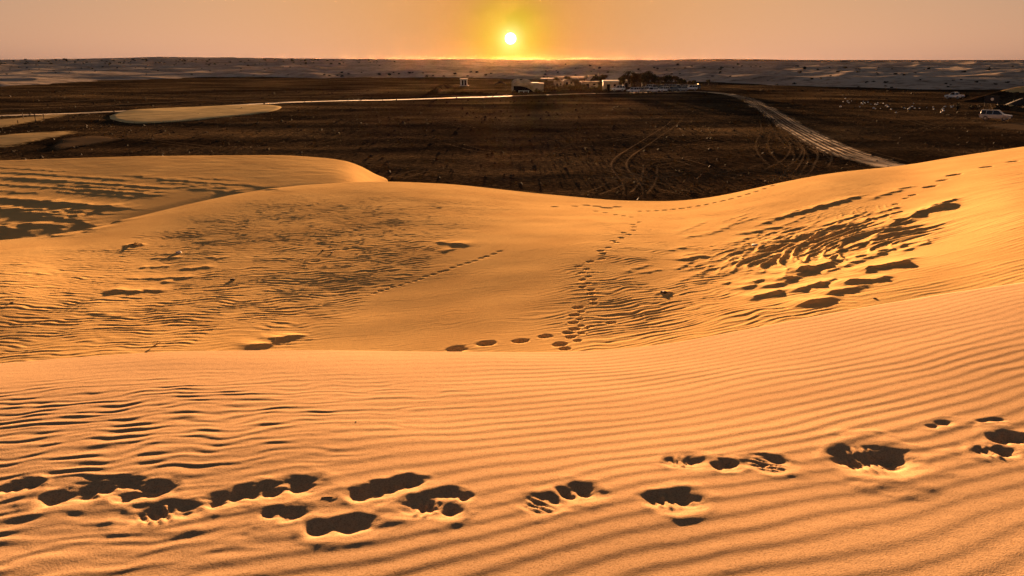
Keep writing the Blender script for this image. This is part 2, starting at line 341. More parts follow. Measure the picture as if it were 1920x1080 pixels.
def relief_mid(x, y):
    bz = base_z(x, y); px, py = project(x, y, bz)
    patch = .5 + .5 * noise(x * .16, y * .16, 91)
    # smooth wind-swept floor in the middle, rippled slopes on both sides
    cx = np.interp(py, [330, 380, 400, 420, 450, 500, 560, 600, 660], [1160, 1060, 960, 930, 880, 790, 680, 620, 560])
    smooth = sstep(-50, 50, px - cx) * (1 - sstep(0, 170, px - cx - np.interp(py, [380, 450, 520, 660], [100, 130, 250, 430])))
    rightslope = sstep(1600, 1760, px + (py - 430) * .55)
    crestfade = sstep(0, 46, py - np.interp(px, PX, crest_py))
    onleft = 1 - sstep(-30, 60, px - cx)
    w = .30 * noise(x * .9, y * .9, 101) + .10 * noise(x * 2.2, y * 2.2, 103)
    th = R(8); s = -np.sin(th) * x + np.cos(th) * y
    r1 = asym(2 * np.pi * (s + w) / .26) * (.6 + .8 * noise(x * .9, y * 1.7, 107))
    r2 = asym(2 * np.pi * (s * 1.02 + .6 * w + .06 * x) / .155 + 1) * (.5 + .6 * noise(x * 1.5, y * 2.2, 109))
    amp = (.0075 + .0080 * patch) * (1 - .45 * sstep(590, 650, py)) * (.10 + .9 * crestfade) * (1 - .85 * smooth) * (1 - .88 * rightslope)
    h = amp * (r1 * .75 + r2 * .5)
    h = h + (.0028 * fbm(x * 3.0, y * 4.0, 113, 2)) * (.15 + .85 * onleft) * crestfade * (1 - .8 * rightslope)
    h = h + .0012 * asym(2 * np.pi * (s + .3 * w) / .16) * (1 - rightslope)
    h = h + .016 * fbm(x * .22, y * .30, 127, 2) * (.3 + .7 * crestfade) * (1 - .7 * rightslope)
    # fine striations on the right-hand face
    h = h + rightslope * (.008 * noise((x + y * .8) * .5, (y - x * .15) * 2.6, 131) + .003 * asym(2 * np.pi * (y - .25 * x + .1 * noise(x, y, 5)) / .22))
    far = sstep(48, 54, y)
    h = h * (1 - .5 * far) + far * .010 * fbm(x * .5, y * .9, 141, 3)
    # wind-cut lumps on the right-hand slope, fading out all round
    ax, ay = px - 1520, (py - 468) * 2.6; c0, s0 = math.cos(R(-36)), math.sin(R(-36))
    el = np.hypot((ax * c0 + ay * s0) / 310, (-ax * s0 + ay * c0) / 150) + .28 * noise(x * .28, y * .28, 151)
    mk = (1 - sstep(.35, 1.05, el)) * (py > 340) * (y > 13)
    th2 = R(56) + .18 * noise(x * .12, y * .12, 153); pp = np.cos(th2) * x + np.sin(th2) * y; qq = -np.sin(th2) * x + np.cos(th2) * y
    qq = qq + .35 * noise(x * .5, y * .5, 155)
    n1 = 1 - np.abs(noise(pp * .48, qq * 1.6, 157)); n1 = 1 - np.abs(noise(pp * .48, (qq + .22 * n1) * 1.6, 157))
    n2 = 1 - np.abs(noise(pp * .8, qq * 2.3, 159)); big = .5 + .5 * noise(x * .3, y * .3, 161)
    h = h + mk * (.23 * np.clip(n1 - .35, 0, 1) ** 2.2 * (.35 + 1.1 * big) + .06 * np.clip(n2 - .4, 0, 1) ** 2)
    h = ridges(x, y, h, 1.0)
    h = pits(x, y, h, MID_PRINTS)
    return h

def make_mesh(name, co, faces):
    me = bpy.data.meshes.new(name)
    nv = len(co); nf = len(faces)
    me.vertices.add(nv); me.vertices.foreach_set('co', np.ascontiguousarray(co, np.float32).ravel())
    w = faces.shape[1]
    me.loops.add(nf * w); me.loops.foreach_set('vertex_index', faces.astype(np.int32).ravel())
    me.polygons.add(nf); me.polygons.foreach_set('loop_start', np.arange(0, nf * w, w, dtype=np.int32))
    try: me.polygons.foreach_set('loop_total', np.full(nf, w, np.int32))
    except Exception: pass
    me.polygons.foreach_set('use_smooth', np.ones(nf, bool))
    me.update(calc_edges=True)
    return me
def grid_faces(nr, nc):
    i = np.arange(nr - 1)[:, None] * nc + np.arange(nc - 1)[None, :]
    return np.stack([i, i + 1, i + nc + 1, i + nc], -1).reshape(-1, 4)
def link(name, me, mat=None, parent=None, **tags):
    o = bpy.data.objects.new(name, me); COL.objects.link(o)
    if mat is not None and me is not None: me.materials.append(mat)
    if parent is not None: o.parent = parent
    for k, v in tags.items(): o[k] = v
    return o
def warp_u(lim, dense, n, far):
    d = np.linspace(-dense, dense, n); e = dense + (lim - dense) * np.linspace(0, 1, far + 1)[1:] ** 1.6
    return np.concatenate([-e[::-1], d, e])

# ------------------------------------------------------------------ materials
def nodes(name):
    m = bpy.data.materials.new(name); m.use_nodes = True
    return m, m.node_tree.nodes, m.node_tree.links, m.node_tree.nodes['Principled BSDF']
def ramp(N, L, fac, stops):
    r = N.new('ShaderNodeValToRGB'); L.new(fac, r.inputs[0])
    e = r.color_ramp.elements
    while len(e) < len(stops): e.new(.5)
    for i, (p, c) in enumerate(stops): e[i].position = p; e[i].color = (*c, 1)
    return r.outputs[0]
def tnoise(N, L, vec, scale, detail=3, rough=.55):
    n = N.new('ShaderNodeTexNoise'); n.inputs['Scale'].default_value = scale
    n.inputs['Detail'].default_value = detail; n.inputs['Roughness'].default_value = rough
    L.new(vec, n.inputs['Vector']); return n.outputs[0]
def mix(N, L, op, fac, a, b):
    n = N.new('ShaderNodeMix'); n.data_type = 'RGBA'; n.blend_type = op
    if isinstance(fac, (int, float)): n.inputs[0].default_value = fac
    else: L.new(fac, n.inputs[0])
    for i, v in ((6, a), (7, b)):
        if isinstance(v, tuple): n.inputs[i].default_value = (*v, 1)
        else: L.new(v, n.inputs[i])
    return n.outputs[2]
def bump(N, L, p, height, strength, dist, prev=None):
    b = N.new('ShaderNodeBump'); b.inputs['Strength'].default_value = strength; b.inputs['Distance'].default_value = dist
    L.new(height, b.inputs['Height'])
    if prev is not None: L.new(prev, b.inputs['Normal'])
    L.new(b.outputs[0], p.inputs['Normal']); return b.outputs[0]
def sand_material(name, dark, light, grain, grain_scale):
    m, N, L, p = nodes(name)
    tc = N.new('ShaderNodeTexCoord'); v = tc.outputs['Object']
    c = ramp(N, L, tnoise(N, L, v, .35, 4), [(.30, dark), (.68, light)])
    g = ramp(N, L, tnoise(N, L, v, grain_scale, 2, .7), [(.32, (.55, .52, .48)), (.52, (1, 1, 1)), (.75, (1.12, 1.1, 1.08))])
    c = mix(N, L, 'MULTIPLY', grain, c, g)
    L.new(c, p.inputs['Base Color']); p.inputs['Roughness'].default_value = .95
    p.inputs['Specular IOR Level'].default_value = 0
    bump(N, L, p, tnoise(N, L, v, grain_scale, 2, .7), .35, .5 / grain_scale)
    return m
SAND_NEAR = sand_material('fine_orange_sand', (.40, .262, .145), (.48, .32, .182), .85, 150)
SAND_MID = sand_material('dune_sand', (.53, .335, .135), (.63, .415, .17), .6, 60)
def plain_material():
    m, N, L, p = nodes('dark_gravel')
    v = N.new('ShaderNodeTexCoord').outputs['Object']
    mp = N.new('ShaderNodeMapping'); mp.inputs['Scale'].default_value = (.6, 1, 1); L.new(v, mp.inputs[0])
    c = ramp(N, L, tnoise(N, L, mp.outputs[0], .045, 7, .66), [(.28, (.014, .010, .008)), (.44, (.034, .024, .016)), (.56, (.075, .052, .030)), (.72, (.20, .135, .068))])
    g = ramp(N, L, tnoise(N, L, v, 1.7, 6, .8), [(.38, (.30, .30, .30)), (.52, (1, 1, 1)), (.68, (2.9, 2.4, 1.8))])
    c = mix(N, L, 'MULTIPLY', .9, c, g)
    L.new(c, p.inputs['Base Color']); p.inputs['Roughness'].default_value = 1; p.inputs['Specular IOR Level'].default_value = 0
    bump(N, L, p, tnoise(N, L, v, 1.3, 6, .75), .7, .5)
    return m
GRAVEL = plain_material()

# ------------------------------------------------------------------ dune meshes
def dune_patch(name, rows, us, relief, mat, **tags):
    Yg, Ug = np.meshgrid(rows, us, indexing='ij')
    X = Ug * (Yg + FAN)
    Z = base_z(X, Yg) + relief(X.ravel(), Yg.ravel()).reshape(X.shape)
    co = np.stack([X, Yg, Z], -1).reshape(-1, 3)
    o = link(name, make_mesh(name, co, grid_faces(*X.shape)), mat, kind='structure', **tags)
    return o
NEAR_END = 8.0
rows = np.concatenate([np.linspace(-5.2, 1.6, 60)[:-1], np.linspace(1.6, 6.6, 520)[:-1], np.linspace(6.6, NEAR_END, 40)])
dune_patch('sand_dune', rows, warp_u(1.5, .40, 960, 60), relief_near, SAND_NEAR)
rows = np.concatenate([np.linspace(NEAR_END, 12.5, 30)[:-1], np.geomspace(12.5, 50, 470)[:-1], np.geomspace(50, 76, 90), np.array([80, 86])])
dune_patch('sand_dune', rows, warp_u(1.5, .585, 1150, 60), relief_mid, SAND_MID)

# ------------------------------------------------------------------ gravel plain, far dunes, horizon ridge
def plain_z(x, y):
    return PLAIN + .10 * fbm(np.asarray(x) * .035, np.asarray(y) * .05, 201, 3)
def on_plain(px, py):
    """world point of the level plain behind a pixel"""
    Y = PLAIN / float(slope(py)); p = at(px, py, Y); p[2] = float(plain_z(np.array([p[0]]), np.array([p[1]]))[0]); return p
def fan_mesh(name, rows, us, zf, mat, **tags):
    Yg, Ug = np.meshgrid(rows, us, indexing='ij'); X = Ug * Yg
    co = np.stack([X, Yg, zf(X, Yg)], -1).reshape(-1, 3)
    return link(name, make_mesh(name, co, grid_faces(*X.shape)), mat, **tags)
fan_mesh('gravel_plain', np.geomspace(36, 900, 330), np.linspace(-1.5, 1.5, 420), plain_z, GRAVEL, kind='structure')

EDGE_PX = [-900, 0, 200, 400, 600, 800, 1000, 1300, 1450, 1700, 1920, 2800]
EDGE_D = [260, 322, 400, 540, 500, 520, 470, 420, 345, 315, 285, 260]
def far_z(x, y):
    px = 960 + F * x / (y * CP + 10 * SP); e = np.interp(px, EDGE_PX, EDGE_D) + 22 * fbm(x * .018, y * .010, 301, 3)
    rise = sstep(-14, 60, y - e)
    roll = 1.5 * fbm(x * .010, y * .0075, 311, 4) + 2.6 * fbm(x * .0031, y * .0026, 321, 3) * sstep(500, 1200, y)
    leftward = sstep(1050, 250, px)
    roll = roll * (1 - .45 * leftward) + (3.6 * (1 - np.abs(noise(x * .013 + 3, y * .008, 331))) ** 2 + .8 * (1 - np.abs(noise(x * .03, y * .02, 333))) ** 2 - 1.4) * (1 - .6 * leftward)
    hill = np.interp(px, [-600, 0, 150, 300, 420, 560, 740, 960, 1200, 1300, 1400, 1500, 2600], [4.5, 5.0, 7.5, 12.0, 10.5, 8.0, 5.0, 3.0, 2.0, 1.0, -.5, -2.5, -2.5])
    up = (8.5 + hill) * sstep(600, 2600, y) - 2.5 * sstep(2700, 3600, y) * (y > 0)
    return PLAIN - .7 + (1.0 + roll) * rise + up * rise
def far_sand():
    m, N, L, p = nodes('far_sand')
    v = N.new('ShaderNodeTexCoord').outputs['Object']
    c = ramp(N, L, tnoise(N, L, v, .012, 6, .6), [(.32, (.28, .22, .175)), (.5, (.44, .355, .285)), (.7, (.58, .47, .37))])
    d = ramp(N, L, tnoise(N, L, v, .16, 4, .7), [(.36, (.35, .34, .32)), (.50, (1, 1, 1))])
    c = mix(N, L, 'MULTIPLY', .8, c, d)
    L.new(c, p.inputs['Base Color']); p.inputs['Roughness'].default_value = 1; p.inputs['Specular IOR Level'].default_value = 0
    bump(N, L, p, tnoise(N, L, v, .10, 5, .6), .35, 1.5)
    return m
FAR_SAND = far_sand()
fan_mesh('far_dunes', np.geomspace(200, 4200, 420), np.linspace(-1.35, 1.35, 640), far_z, FAR_SAND, kind='structure')
def flat_material(name, col, rough=.9, spec=.2, var=.25, scale=4.0, metallic=0.0, coat=0.0):
    m, N, L, p = nodes(name)
    v = N.new('ShaderNodeTexCoord').outputs['Object']
    lo = tuple(c * (1 - var) for c in col); hi = tuple(min(1, c * (1 + var)) for c in col)
    L.new(ramp(N, L, tnoise(N, L, v, scale, 4, .6), [(.3, lo), (.7, hi)]), p.inputs['Base Color'])
    p.inputs['Roughness'].default_value = rough; p.inputs['Specular IOR Level'].default_value = spec
    p.inputs['Metallic'].default_value = metallic; p.inputs['Coat Weight'].default_value = coat; p.inputs['Coat Roughness'].default_value = .1
    return m
RIDGE_ROCK = flat_material('dark_ridge_rock', (.035, .027, .024), .95, 0, .4, .01)
def ridge_z(x, y):
    px = 960 + F * x / (y * CP)
    top = np.interp(px, [-900, 0, 700, 960, 1200, 1290, 1400, 1500, 1700, 1920, 2800], [6, 6, 4, 0, 5, 14, 14, 9, 8, 7.5, 7.5]) + 1.6 * noise(x * .004, x * 0, 351)
    return -12 + (top + 12) * sstep(5200, 5500, y) - 6 * sstep(5700, 6500, y)
fan_mesh('distant_ridge', np.linspace(5100, 6600, 16), np.linspace(-1.3, 1.3, 500), ridge_z, RIDGE_ROCK, kind='structure')
bed = bpy.data.meshes.new('ground'); bed.from_pydata([(-8900, -200, -14), (8900, -200, -14), (8900, 6800, -14), (-8900, 6800, -14)], [], [(0, 1, 2, 3)])
link('ground', bed, FAR_SAND, kind='structure')

# ------------------------------------------------------------------ roads, tracks and pale patches on the plain
def dust_material(name, col, spec, wear, scale):
    m, N, L, p = nodes(name)
    v = N.new('ShaderNodeTexCoord').outputs['Object']
    L.new(ramp(N, L, tnoise(N, L, v, .5, 4), [(.3, tuple(c * .75 for c in col)), (.7, col)]), p.inputs['Base Color'])
    p.inputs['Roughness'].default_value = .9; p.inputs['Specular IOR Level'].default_value = spec
    at_ = N.new('ShaderNodeAttribute'); at_.attribute_name = 'cover'
    n = tnoise(N, L, v, scale, 4, .7)
    a = N.new('ShaderNodeMath'); a.operation = 'MULTIPLY_ADD'; L.new(n, a.inputs[0]); a.inputs[1].default_value = wear; L.new(at_.outputs['Fac'], a.inputs[2])
    b = N.new('ShaderNodeMapRange'); L.new(a.outputs[0], b.inputs[0]); b.inputs[1].default_value = wear * .5 + .12; b.inputs[2].default_value = wear * .5 + .75
    L.new(b.outputs[0], p.inputs['Alpha'])
    return m
ROAD_DUST = dust_material('pale_road_dust', (.62, .42, .235), .10, 2.4, .45)
TRACK_DUST = dust_material('track_dust', (.17, .115, .065), .0, 1.6, 1.1)
PATCH_SAND = dust_material('patch_sand', (.56, .40, .19), .0, 2.2, .35)
def spline(pts, n):
    pts = np.asarray(pts, float); P = np.vstack([2 * pts[0] - pts[1], pts, 2 * pts[-1] - pts[-2]]); out = []
    for i in range(1, len(P) - 2):
        t = np.linspace(0, 1, n, endpoint=False)[:, None]; a, b, c, d = P[i - 1], P[i], P[i + 1], P[i + 2]
        out.append(.5 * (2 * b + (c - a) * t + (2 * a - 5 * b + 4 * c - d) * t**2 + (3 * b - a - 3 * c + d) * t**3))
    return np.vstack(out + [pts[-1:]])
def ribbon(path, width, lift, offs=0.0, fade=.12, strength=1.0):
    """vertices, faces, cover of one strip of ground along a path (x, y)"""
    d = np.gradient(path, axis=0); d /= np.linalg.norm(d, axis=1)[:, None] + 1e-9
    nrm = np.stack([-d[:, 1], d[:, 0]], 1); w = np.broadcast_to(width, len(path))
    cs = np.array([-.5, -.28, 0, .28, .5]); cov = np.array([0, .8, 1, .8, 0])
    t = np.linspace(0, 1, len(path)); end = np.minimum(1, np.minimum(t, 1 - t) / max(fade, 1e-3)) if fade else np.ones(len(path))
    P = path[:, None, :] + nrm[:, None, :] * (offs + cs[None, :] * w[:, None])[:, :, None]
    z = plain_z(P[..., 0], P[..., 1]) + lift
    co = np.concatenate([P, z[..., None]], -1).reshape(-1, 3)
    return co, grid_faces(len(path), 5), (cov[None, :] * end[:, None] * strength).ravel()
def strips(name, parts, mat):
    co = np.vstack([p[0] for p in parts]); cv = np.concatenate([p[2] for p in parts]); fs = []; k = 0
    for p in parts: fs.append(p[1] + k); k += len(p[0])
    me = make_mesh(name, co, np.vstack(fs))
    a = me.attributes.new('cover', 'FLOAT', 'POINT'); a.data.foreach_set('value', cv.astype(np.float32))
    return link(name, me, mat, kind='structure')
RUT = dust_material('rut_gravel', (.16, .11, .07), 0, 2.0, .6)
LIFT = [0.0]
def px_path(pts, n=24):
    return spline([on_plain(*p)[:2] for p in pts], n)
def road(name, pts, w0, w1, mat, fade=.05, strength=1.0):
    p = px_path(pts); LIFT[0] += .004; p = p + np.stack([.5 * noise(p[:, 0] * .08, p[:, 1] * .08, 71), .5 * noise(p[:, 1] * .08, p[:, 0] * .08, 72)], 1)
    strips(name, [ribbon(p, np.linspace(w0, w1, len(p)), .035 + LIFT[0], 0, fade, strength)], mat)
def twin(pts, gauge=1.5, w=.42, mat=None, strength=1.0):
    p = px_path(pts, 14); LIFT[0] += .0012
    strips('tyre_track', [ribbon(p, w, .03 + LIFT[0], s * gauge / 2, .18, strength) for s in (-1, 1)], mat or TRACK_DUST)
road('dirt_road', [(-60, 222), (0, 217), (260, 208), (530, 193), (740, 187), (960, 180), (1140, 175), (1310, 172)], 4.5, 4.5, ROAD_DUST)
road('dirt_road', [(1225, 173), (1310, 172), (1360, 176), (1400, 186), (1440, 208), (1480, 234), (1530, 262), (1585, 287), (1640, 304), (1700, 316)], 4.0, 5.5, ROAD_DUST)
road('dirt_track', [(-60, 209), (0, 206), (200, 198), (420, 187), (600, 180), (770, 172)], 3.2, 3.0, TRACK_DUST, .1, 1.0)
road('dirt_track', [(-60, 200), (60, 195), (260, 183), (420, 175), (540, 171)], 2.6, 2.4, TRACK_DUST, .1, .8)
road('dirt_track', [(830, 160), (770, 172), (700, 176), (560, 186)], 2.2, 2.0, TRACK_DUST, .2, .7)
road('dirt_track', [(1020, 173), (1160, 172), (1330, 168), (1420, 165)], 3.5, 3.5, TRACK_DUST, .2, .9)
for pts, g in [
    ([(1280, 212), (1262, 232), (1225, 258), (1178, 288), (1160, 312), (1184, 345), (1188, 380)], 1.5),
    ([(1428, 216), (1436, 240), (1428, 275), (1448, 305), (1490, 325)], 1.4),
    ([(1446, 220), (1466, 256), (1500, 290), (1490, 320), (1470, 340)], 1.4),
    ([(1490, 262), (1540, 284), (1600, 300), (1680, 314)], 1.6), ([(1500, 262), (1520, 285), (1510, 315), (1490, 334)], 1.4),
    ([(1510, 270), (1545, 292), (1535, 318)], 1.4), ([(1470, 250), (1492, 276), (1482, 300), (1440, 322)], 1.3),
    ([(1400, 330), (1440, 310), (1500, 305), (1560, 300), (1640, 312)], 1.4), ([(1520, 262), (1580, 276), (1640, 292), (1720, 312)], 1.8),
    ([(1680, 258), (1730, 244), (1780, 226), (1812, 214)], 1.6), ([(1600, 282), (1640, 264), (1690, 252)], 1.6), ([(1690, 222), (1740, 236), (1790, 246)], 1.5),
    ([(1330, 345), (1390, 322), (1450, 330), (1500, 345)], 1.5), ([(1040, 300), (1140, 318), (1240, 350), (1330, 372)], 1.6),
    ([(820, 262), (900, 282), (1010, 290), (1120, 282)], 1.7), ([(640, 256), (740, 250), (860, 262)], 1.7), ([(700, 296), (800, 318), (920, 330), (1020, 350)], 1.6),
    ([(250, 262), (330, 270), (410, 280)], 1.6), ([(470, 262), (560, 272), (640, 262)], 1.6), ([(1180, 330), (1140, 352), (1100, 368)], 1.4), ([(1220, 310), (1215, 340), (1190, 372)], 1.3),
    ([(760, 222), (900, 230), (1060, 240), (1180, 232)], 1.8), ([(900, 205), (1060, 214), (1240, 208), (1380, 196)], 1.8)]:
    twin(pts, g, random.uniform(.26, .36), strength=random.uniform(.5, .85))
for dx in (-1.6, -.9, -.2, .6, 1.3):
    q = [(1360 + dx, 176), (1400 + dx * 4, 186), (1440 + dx * 7, 208), (1480 + dx * 10, 234), (1530 + dx * 14, 262), (1585 + dx * 20, 288), (1630 + dx * 30, 306 - dx * 3)]
    twin(q, 1.45, .34, RUT, .8)
for i in range(90):                          # older, fainter wheel marks in all directions
    px = random.uniform(380, 1700); py = random.uniform(215, 345); a = random.uniform(-1, 1); c = random.uniform(-.25, .25)
    L_ = random.uniform(60, 190); fs = (py - 115) / 230
    pts = [(px + L_ * t * (1 - .2 * c), py + fs * (a * 34 * t + 60 * c * t * t)) for t in (-.5, 0, .5)]
    if min(p[1] for p in pts) > 180: twin(pts, 1.5, random.uniform(.24, .36), strength=random.uniform(.35, .65))
def patch(name, outline, mat, height, lift):
    """a pale spread of sand, slightly raised, with a sloping edge"""
    o = spline(outline + outline[:1], 8)[:-1]; o = np.array([on_plain(*p)[:2] for p in o]); c = o.mean(0)
    rings = [(0, 1, 1.15), (.45, 1, .95), (.70, .9, .65), (.88, .5, .35), (1.05, 0, 0)] if mat is not PAD_SAND else [(0, 1, 1), (.5, 1, 1), (.93, 1, .95), (.97, .8, .75), (1.0, 0, 0)]
    co, cv = [], []
    for (r, hz, cov) in rings:
        P = c + (o - c) * r; z = plain_z(P[:, 0], P[:, 1]) + lift + height * hz
        co.append(np.concatenate([P, z[:, None]], 1)); cv.append(np.full(len(P), cov))
    n = len(o); co = np.vstack(co); f = []
    for k in range(len(rings) - 1):
        for i in range(n): f.append((k * n + i, (k + 1) * n + i, (k + 1) * n + (i + 1) % n, k * n + (i + 1) % n))
    me = make_mesh(name, co, np.array(f)); a = me.attributes.new('cover', 'FLOAT', 'POINT'); a.data.foreach_set('value', np.concatenate(cv).astype(np.float32))
    return link(name, me, mat, kind='structure')
PAD_SAND = flat_material('pad_sand', (.62, .46, .22), .95, .0, .3, .3)
patch('sand_pad', [(205, 217), (240, 208), (330, 202), (430, 198), (500, 197), (528, 201), (505, 210), (430, 219), (330, 228), (255, 231), (212, 225)], PAD_SAND, .16, .0)
patch('sand_patch', [(-80, 232), (20, 222), (110, 213), (124, 216), (70, 228), (-20, 244), (-80, 246)], PATCH_SAND, .12, .02)
patch('sand_patch', [(-80, 262), (20, 252), (120, 246), (150, 250), (90, 262), (20, 276), (-80, 286)], PATCH_SAND, .14, .02)
patch('sand_patch', [(110, 262), (180, 255), (230, 262), (150, 276), (90, 282)], TRACK_DUST, .1, .02)
patch('sand_patch', [(1830, 236), (1880, 231), (1960, 229), (2040, 238), (1960, 248), (1870, 244)], TRACK_DUST, .05, .02)

# small stones strewn over the plain
def pebble_mesh(n, seed):
    rs = np.random.default_rng(seed)
    base = np.array([(1, 0, 0), (.3, .9, 0), (-.8, .55, 0), (-.8, -.6, 0), (.35, -.9, 0), (0.1, 0.05, .75)], float)
    fc = np.array([(0, 1, 5), (1, 2, 5), (2, 3, 5), (3, 4, 5), (4, 0, 5)])
    co, fs = [], []
    d = 52 * np.exp(rs.random(n) ** .75 * math.log(300 / 52)); u = rs.uniform(-.72, .72, n)
    X = u * d; Z = plain_z(X, d)
    for i in range(n):
        sz = (.04 + .16 * rs.random() ** 3) * (.7 + d[i] / 150); a = rs.uniform(0, 6.28); c, s_ = math.cos(a), math.sin(a)
        b = base * (1 + rs.uniform(-.25, .25, base.shape)) * sz
        co.append(np.stack([b[:, 0] * c - b[:, 1] * s_ + X[i], b[:, 0] * s_ + b[:, 1] * c + d[i], b[:, 2] * rs.uniform(.6, 1.2) + Z[i] - .01], 1)); fs.append(fc + 6 * i)
    me = make_mesh('gravel', np.vstack(co), np.vstack(fs)); me.polygons.foreach_set('use_smooth', np.zeros(len(me.polygons), bool)); return me
link('gravel', pebble_mesh(6000, 5), flat_material('gravel_stone', (.030, .022, .016), .9, .1, .6, .9), kind='stuff', label='loose dark and pale stones strewn over the gravel plain', category='gravel')
def tuft_mesh(n, seed):
    rs = np.random.default_rng(seed); co, fs = [], []; k = 0
    d = 56 * np.exp(rs.random(n) ** .8 * math.log(190 / 56)); u = rs.uniform(-.7, .7, n); X = u * d
    keep = noise(X * .05, d * .05, 401) > -.05; X = X[keep]; d = d[keep]; Z = plain_z(X, d)
    for i in range(len(X)):
        h = rs.uniform(.08, .22)
        for b in range(5):
            a = rs.uniform(0, 6.28); l = rs.uniform(.4, 1) * h; w = .035; ox, oy = rs.uniform(-.12, .12, 2)
            ux, uy = math.cos(a), math.sin(a)
            co += [(X[i] + ox - uy * w, d[i] + oy + ux * w, Z[i] - .01), (X[i] + ox + uy * w, d[i] + oy - ux * w, Z[i] - .01), (X[i] + ox + ux * l * .8, d[i] + oy + uy * l * .8, Z[i] + l)]
            fs.append((k, k + 1, k + 2)); k += 3
    return make_mesh('dry_grass', np.array(co), np.array(fs))
link('dry_grass', tuft_mesh(7000, 9), flat_material('dry_grass', (.10, .07, .035), .9, .1, .4, 2.0), kind='stuff', label='sparse dry grass tufts over the dark gravel plain', category='grass')

# ------------------------------------------------------------------ object helpers
class MB:
    def __init__(self): self.bm = bmesh.new()
    def box(self, c, s, rz=0.0, taper=1.0, bev=0.0):
        m = Matrix.Translation(c) @ Matrix.Rotation(rz, 4, 'Z') @ Matrix.Diagonal((*s, 1))
        r = bmesh.ops.create_cube(self.bm, size=1, matrix=m)
        if taper != 1.0:
            top = max(v.co.z for v in r['verts'])
            for v in r['verts']:
                if v.co.z > top - 1e-5: v.co.x = c[0] + (v.co.x - c[0]) * taper; v.co.y = c[1] + (v.co.y - c[1]) * taper
        if bev: bmesh.ops.bevel(self.bm, geom=list({e for v in r['verts'] for e in v.link_edges}), offset=bev, segments=2, affect='EDGES')
        return self
    def cone(self, a, b, r0, r1, seg=8):
        a, b = Vector(a), Vector(b); d = b - a
        m = Matrix.Translation((a + b) / 2) @ d.to_track_quat('Z', 'Y').to_matrix().to_4x4()
        bmesh.ops.create_cone(self.bm, cap_ends=True, segments=seg, radius1=r0, radius2=r1, depth=d.length, matrix=m); return self
    def dome(self, c, rx, ry, rz, seg=16):
        r = bmesh.ops.create_uvsphere(self.bm, u_segments=seg, v_segments=10, radius=1)
        bmesh.ops.delete(self.bm, geom=[v for v in r['verts'] if v.co.z < -.05], context='VERTS')
        for v in r['verts']:
            if v.is_valid: v.co = Vector((c[0] + v.co.x * rx, c[1] + v.co.y * ry, c[2] + v.co.z * rz))
        return self
    def poly(self, pts, faces):
        vs = [self.bm.verts.new(p) for p in pts]
        for f in faces: self.bm.faces.new([vs[i] for i in f])
        return self
    def rough(self, amp, sc, seed=0):
        self.bm.verts.ensure_lookup_table()
        co = np.array([v.co[:] for v in self.bm.verts])
        n = noise(co[:, 0] * sc + co[:, 2] * sc * .7, co[:, 1] * sc - co[:, 2] * sc * .9, seed); n2 = noise(co[:, 1] * sc + 9, co[:, 2] * sc + co[:, 0] * .5, seed + 1)
        for v, a, b in zip(self.bm.verts, n, n2): v.co += Vector((a, b, (a - b) * .5)) * amp
        return self
    def build(self, name, mat, parent=None, smooth=False):
        bmesh.ops.recalc_face_normals(self.bm, faces=self.bm.faces)
        me = bpy.data.meshes.new(name); self.bm.to_mesh(me); self.bm.free()
        if smooth: me.polygons.foreach_set('use_smooth', np.ones(len(me.polygons), bool))
        return link(name, me, mat, parent)
def thing(name, label, cat, loc, rz=0.0, group=None, scale=1.0):
    o = bpy.data.objects.new(name, None); COL.objects.link(o); o.location = loc; o.rotation_euler = (0, 0, rz); o.scale = (scale,) * 3
    o.empty_display_size = .3
    o['label'] = label; o['category'] = cat
    if group: o['group'] = group
    return o
def tag(o, label, cat, group=None):
    o['label'] = label; o['category'] = cat
    if group: o['group'] = group
    return o
def copy_tree(o, parent=None):
    c = o.copy(); COL.objects.link(c)
    if parent is not None: c.parent = parent
    for ch in list(o.children): copy_tree(ch, c)
    return c
PLASTER = flat_material('tan_mud_plaster', (.48, .355, .245), .9, .1, .3, .8)
WHITE_PLASTER = flat_material('white_plaster', (.72, .66, .58), .9, .2, .1, .8)
STONE_WALL = flat_material('rough_stone_wall', (.48, .36, .25), .95, .1, .4, 1.6)
THATCH = flat_material('palm_thatch', (.16, .105, .06), .95, .1, .4, 2.5)
DARK = flat_material('opening_shade', (.012, .010, .009), .9, .1, .3, 2)  # near-black colour puts the shade of openings onto solid panels
TENT_CLOTH = flat_material('dark_goat_hair_cloth', (.035, .028, .025), .95, .1, .4, 2)
WOOD = flat_material('weathered_wood', (.10, .07, .045), .9, .15, .4, 6)
WHITE_PAINT = flat_material('white_paint', (.80, .79, .77), .35, .5, .04, 2, coat=.6)
SILVER_PAINT = flat_material('silver_paint', (.40, .39, .38), .35, .5, .05, 2, .4, .6)
GREY_PAINT = flat_material('dark_grey_paint', (.09, .09, .095), .35, .5, .1, 2, .2, .6)
GLASS = flat_material('tinted_glass', (.015, .017, .02), .12, .5, .1, 2)
RUBBER = flat_material('tyre_rubber', (.02, .02, .02), .9, .2, .2, 6)
ALLOY = flat_material('grey_alloy_rim', (.35, .35, .36), .4, .5, .05, 6, .8)
LAMP_RED = flat_material('red_tail_lamp', (.35, .03, .02), .3, .5, .05, 4)
LAMP_CLEAR = flat_material('clear_head_lamp', (.7, .7, .68), .2, .5, .03, 4)

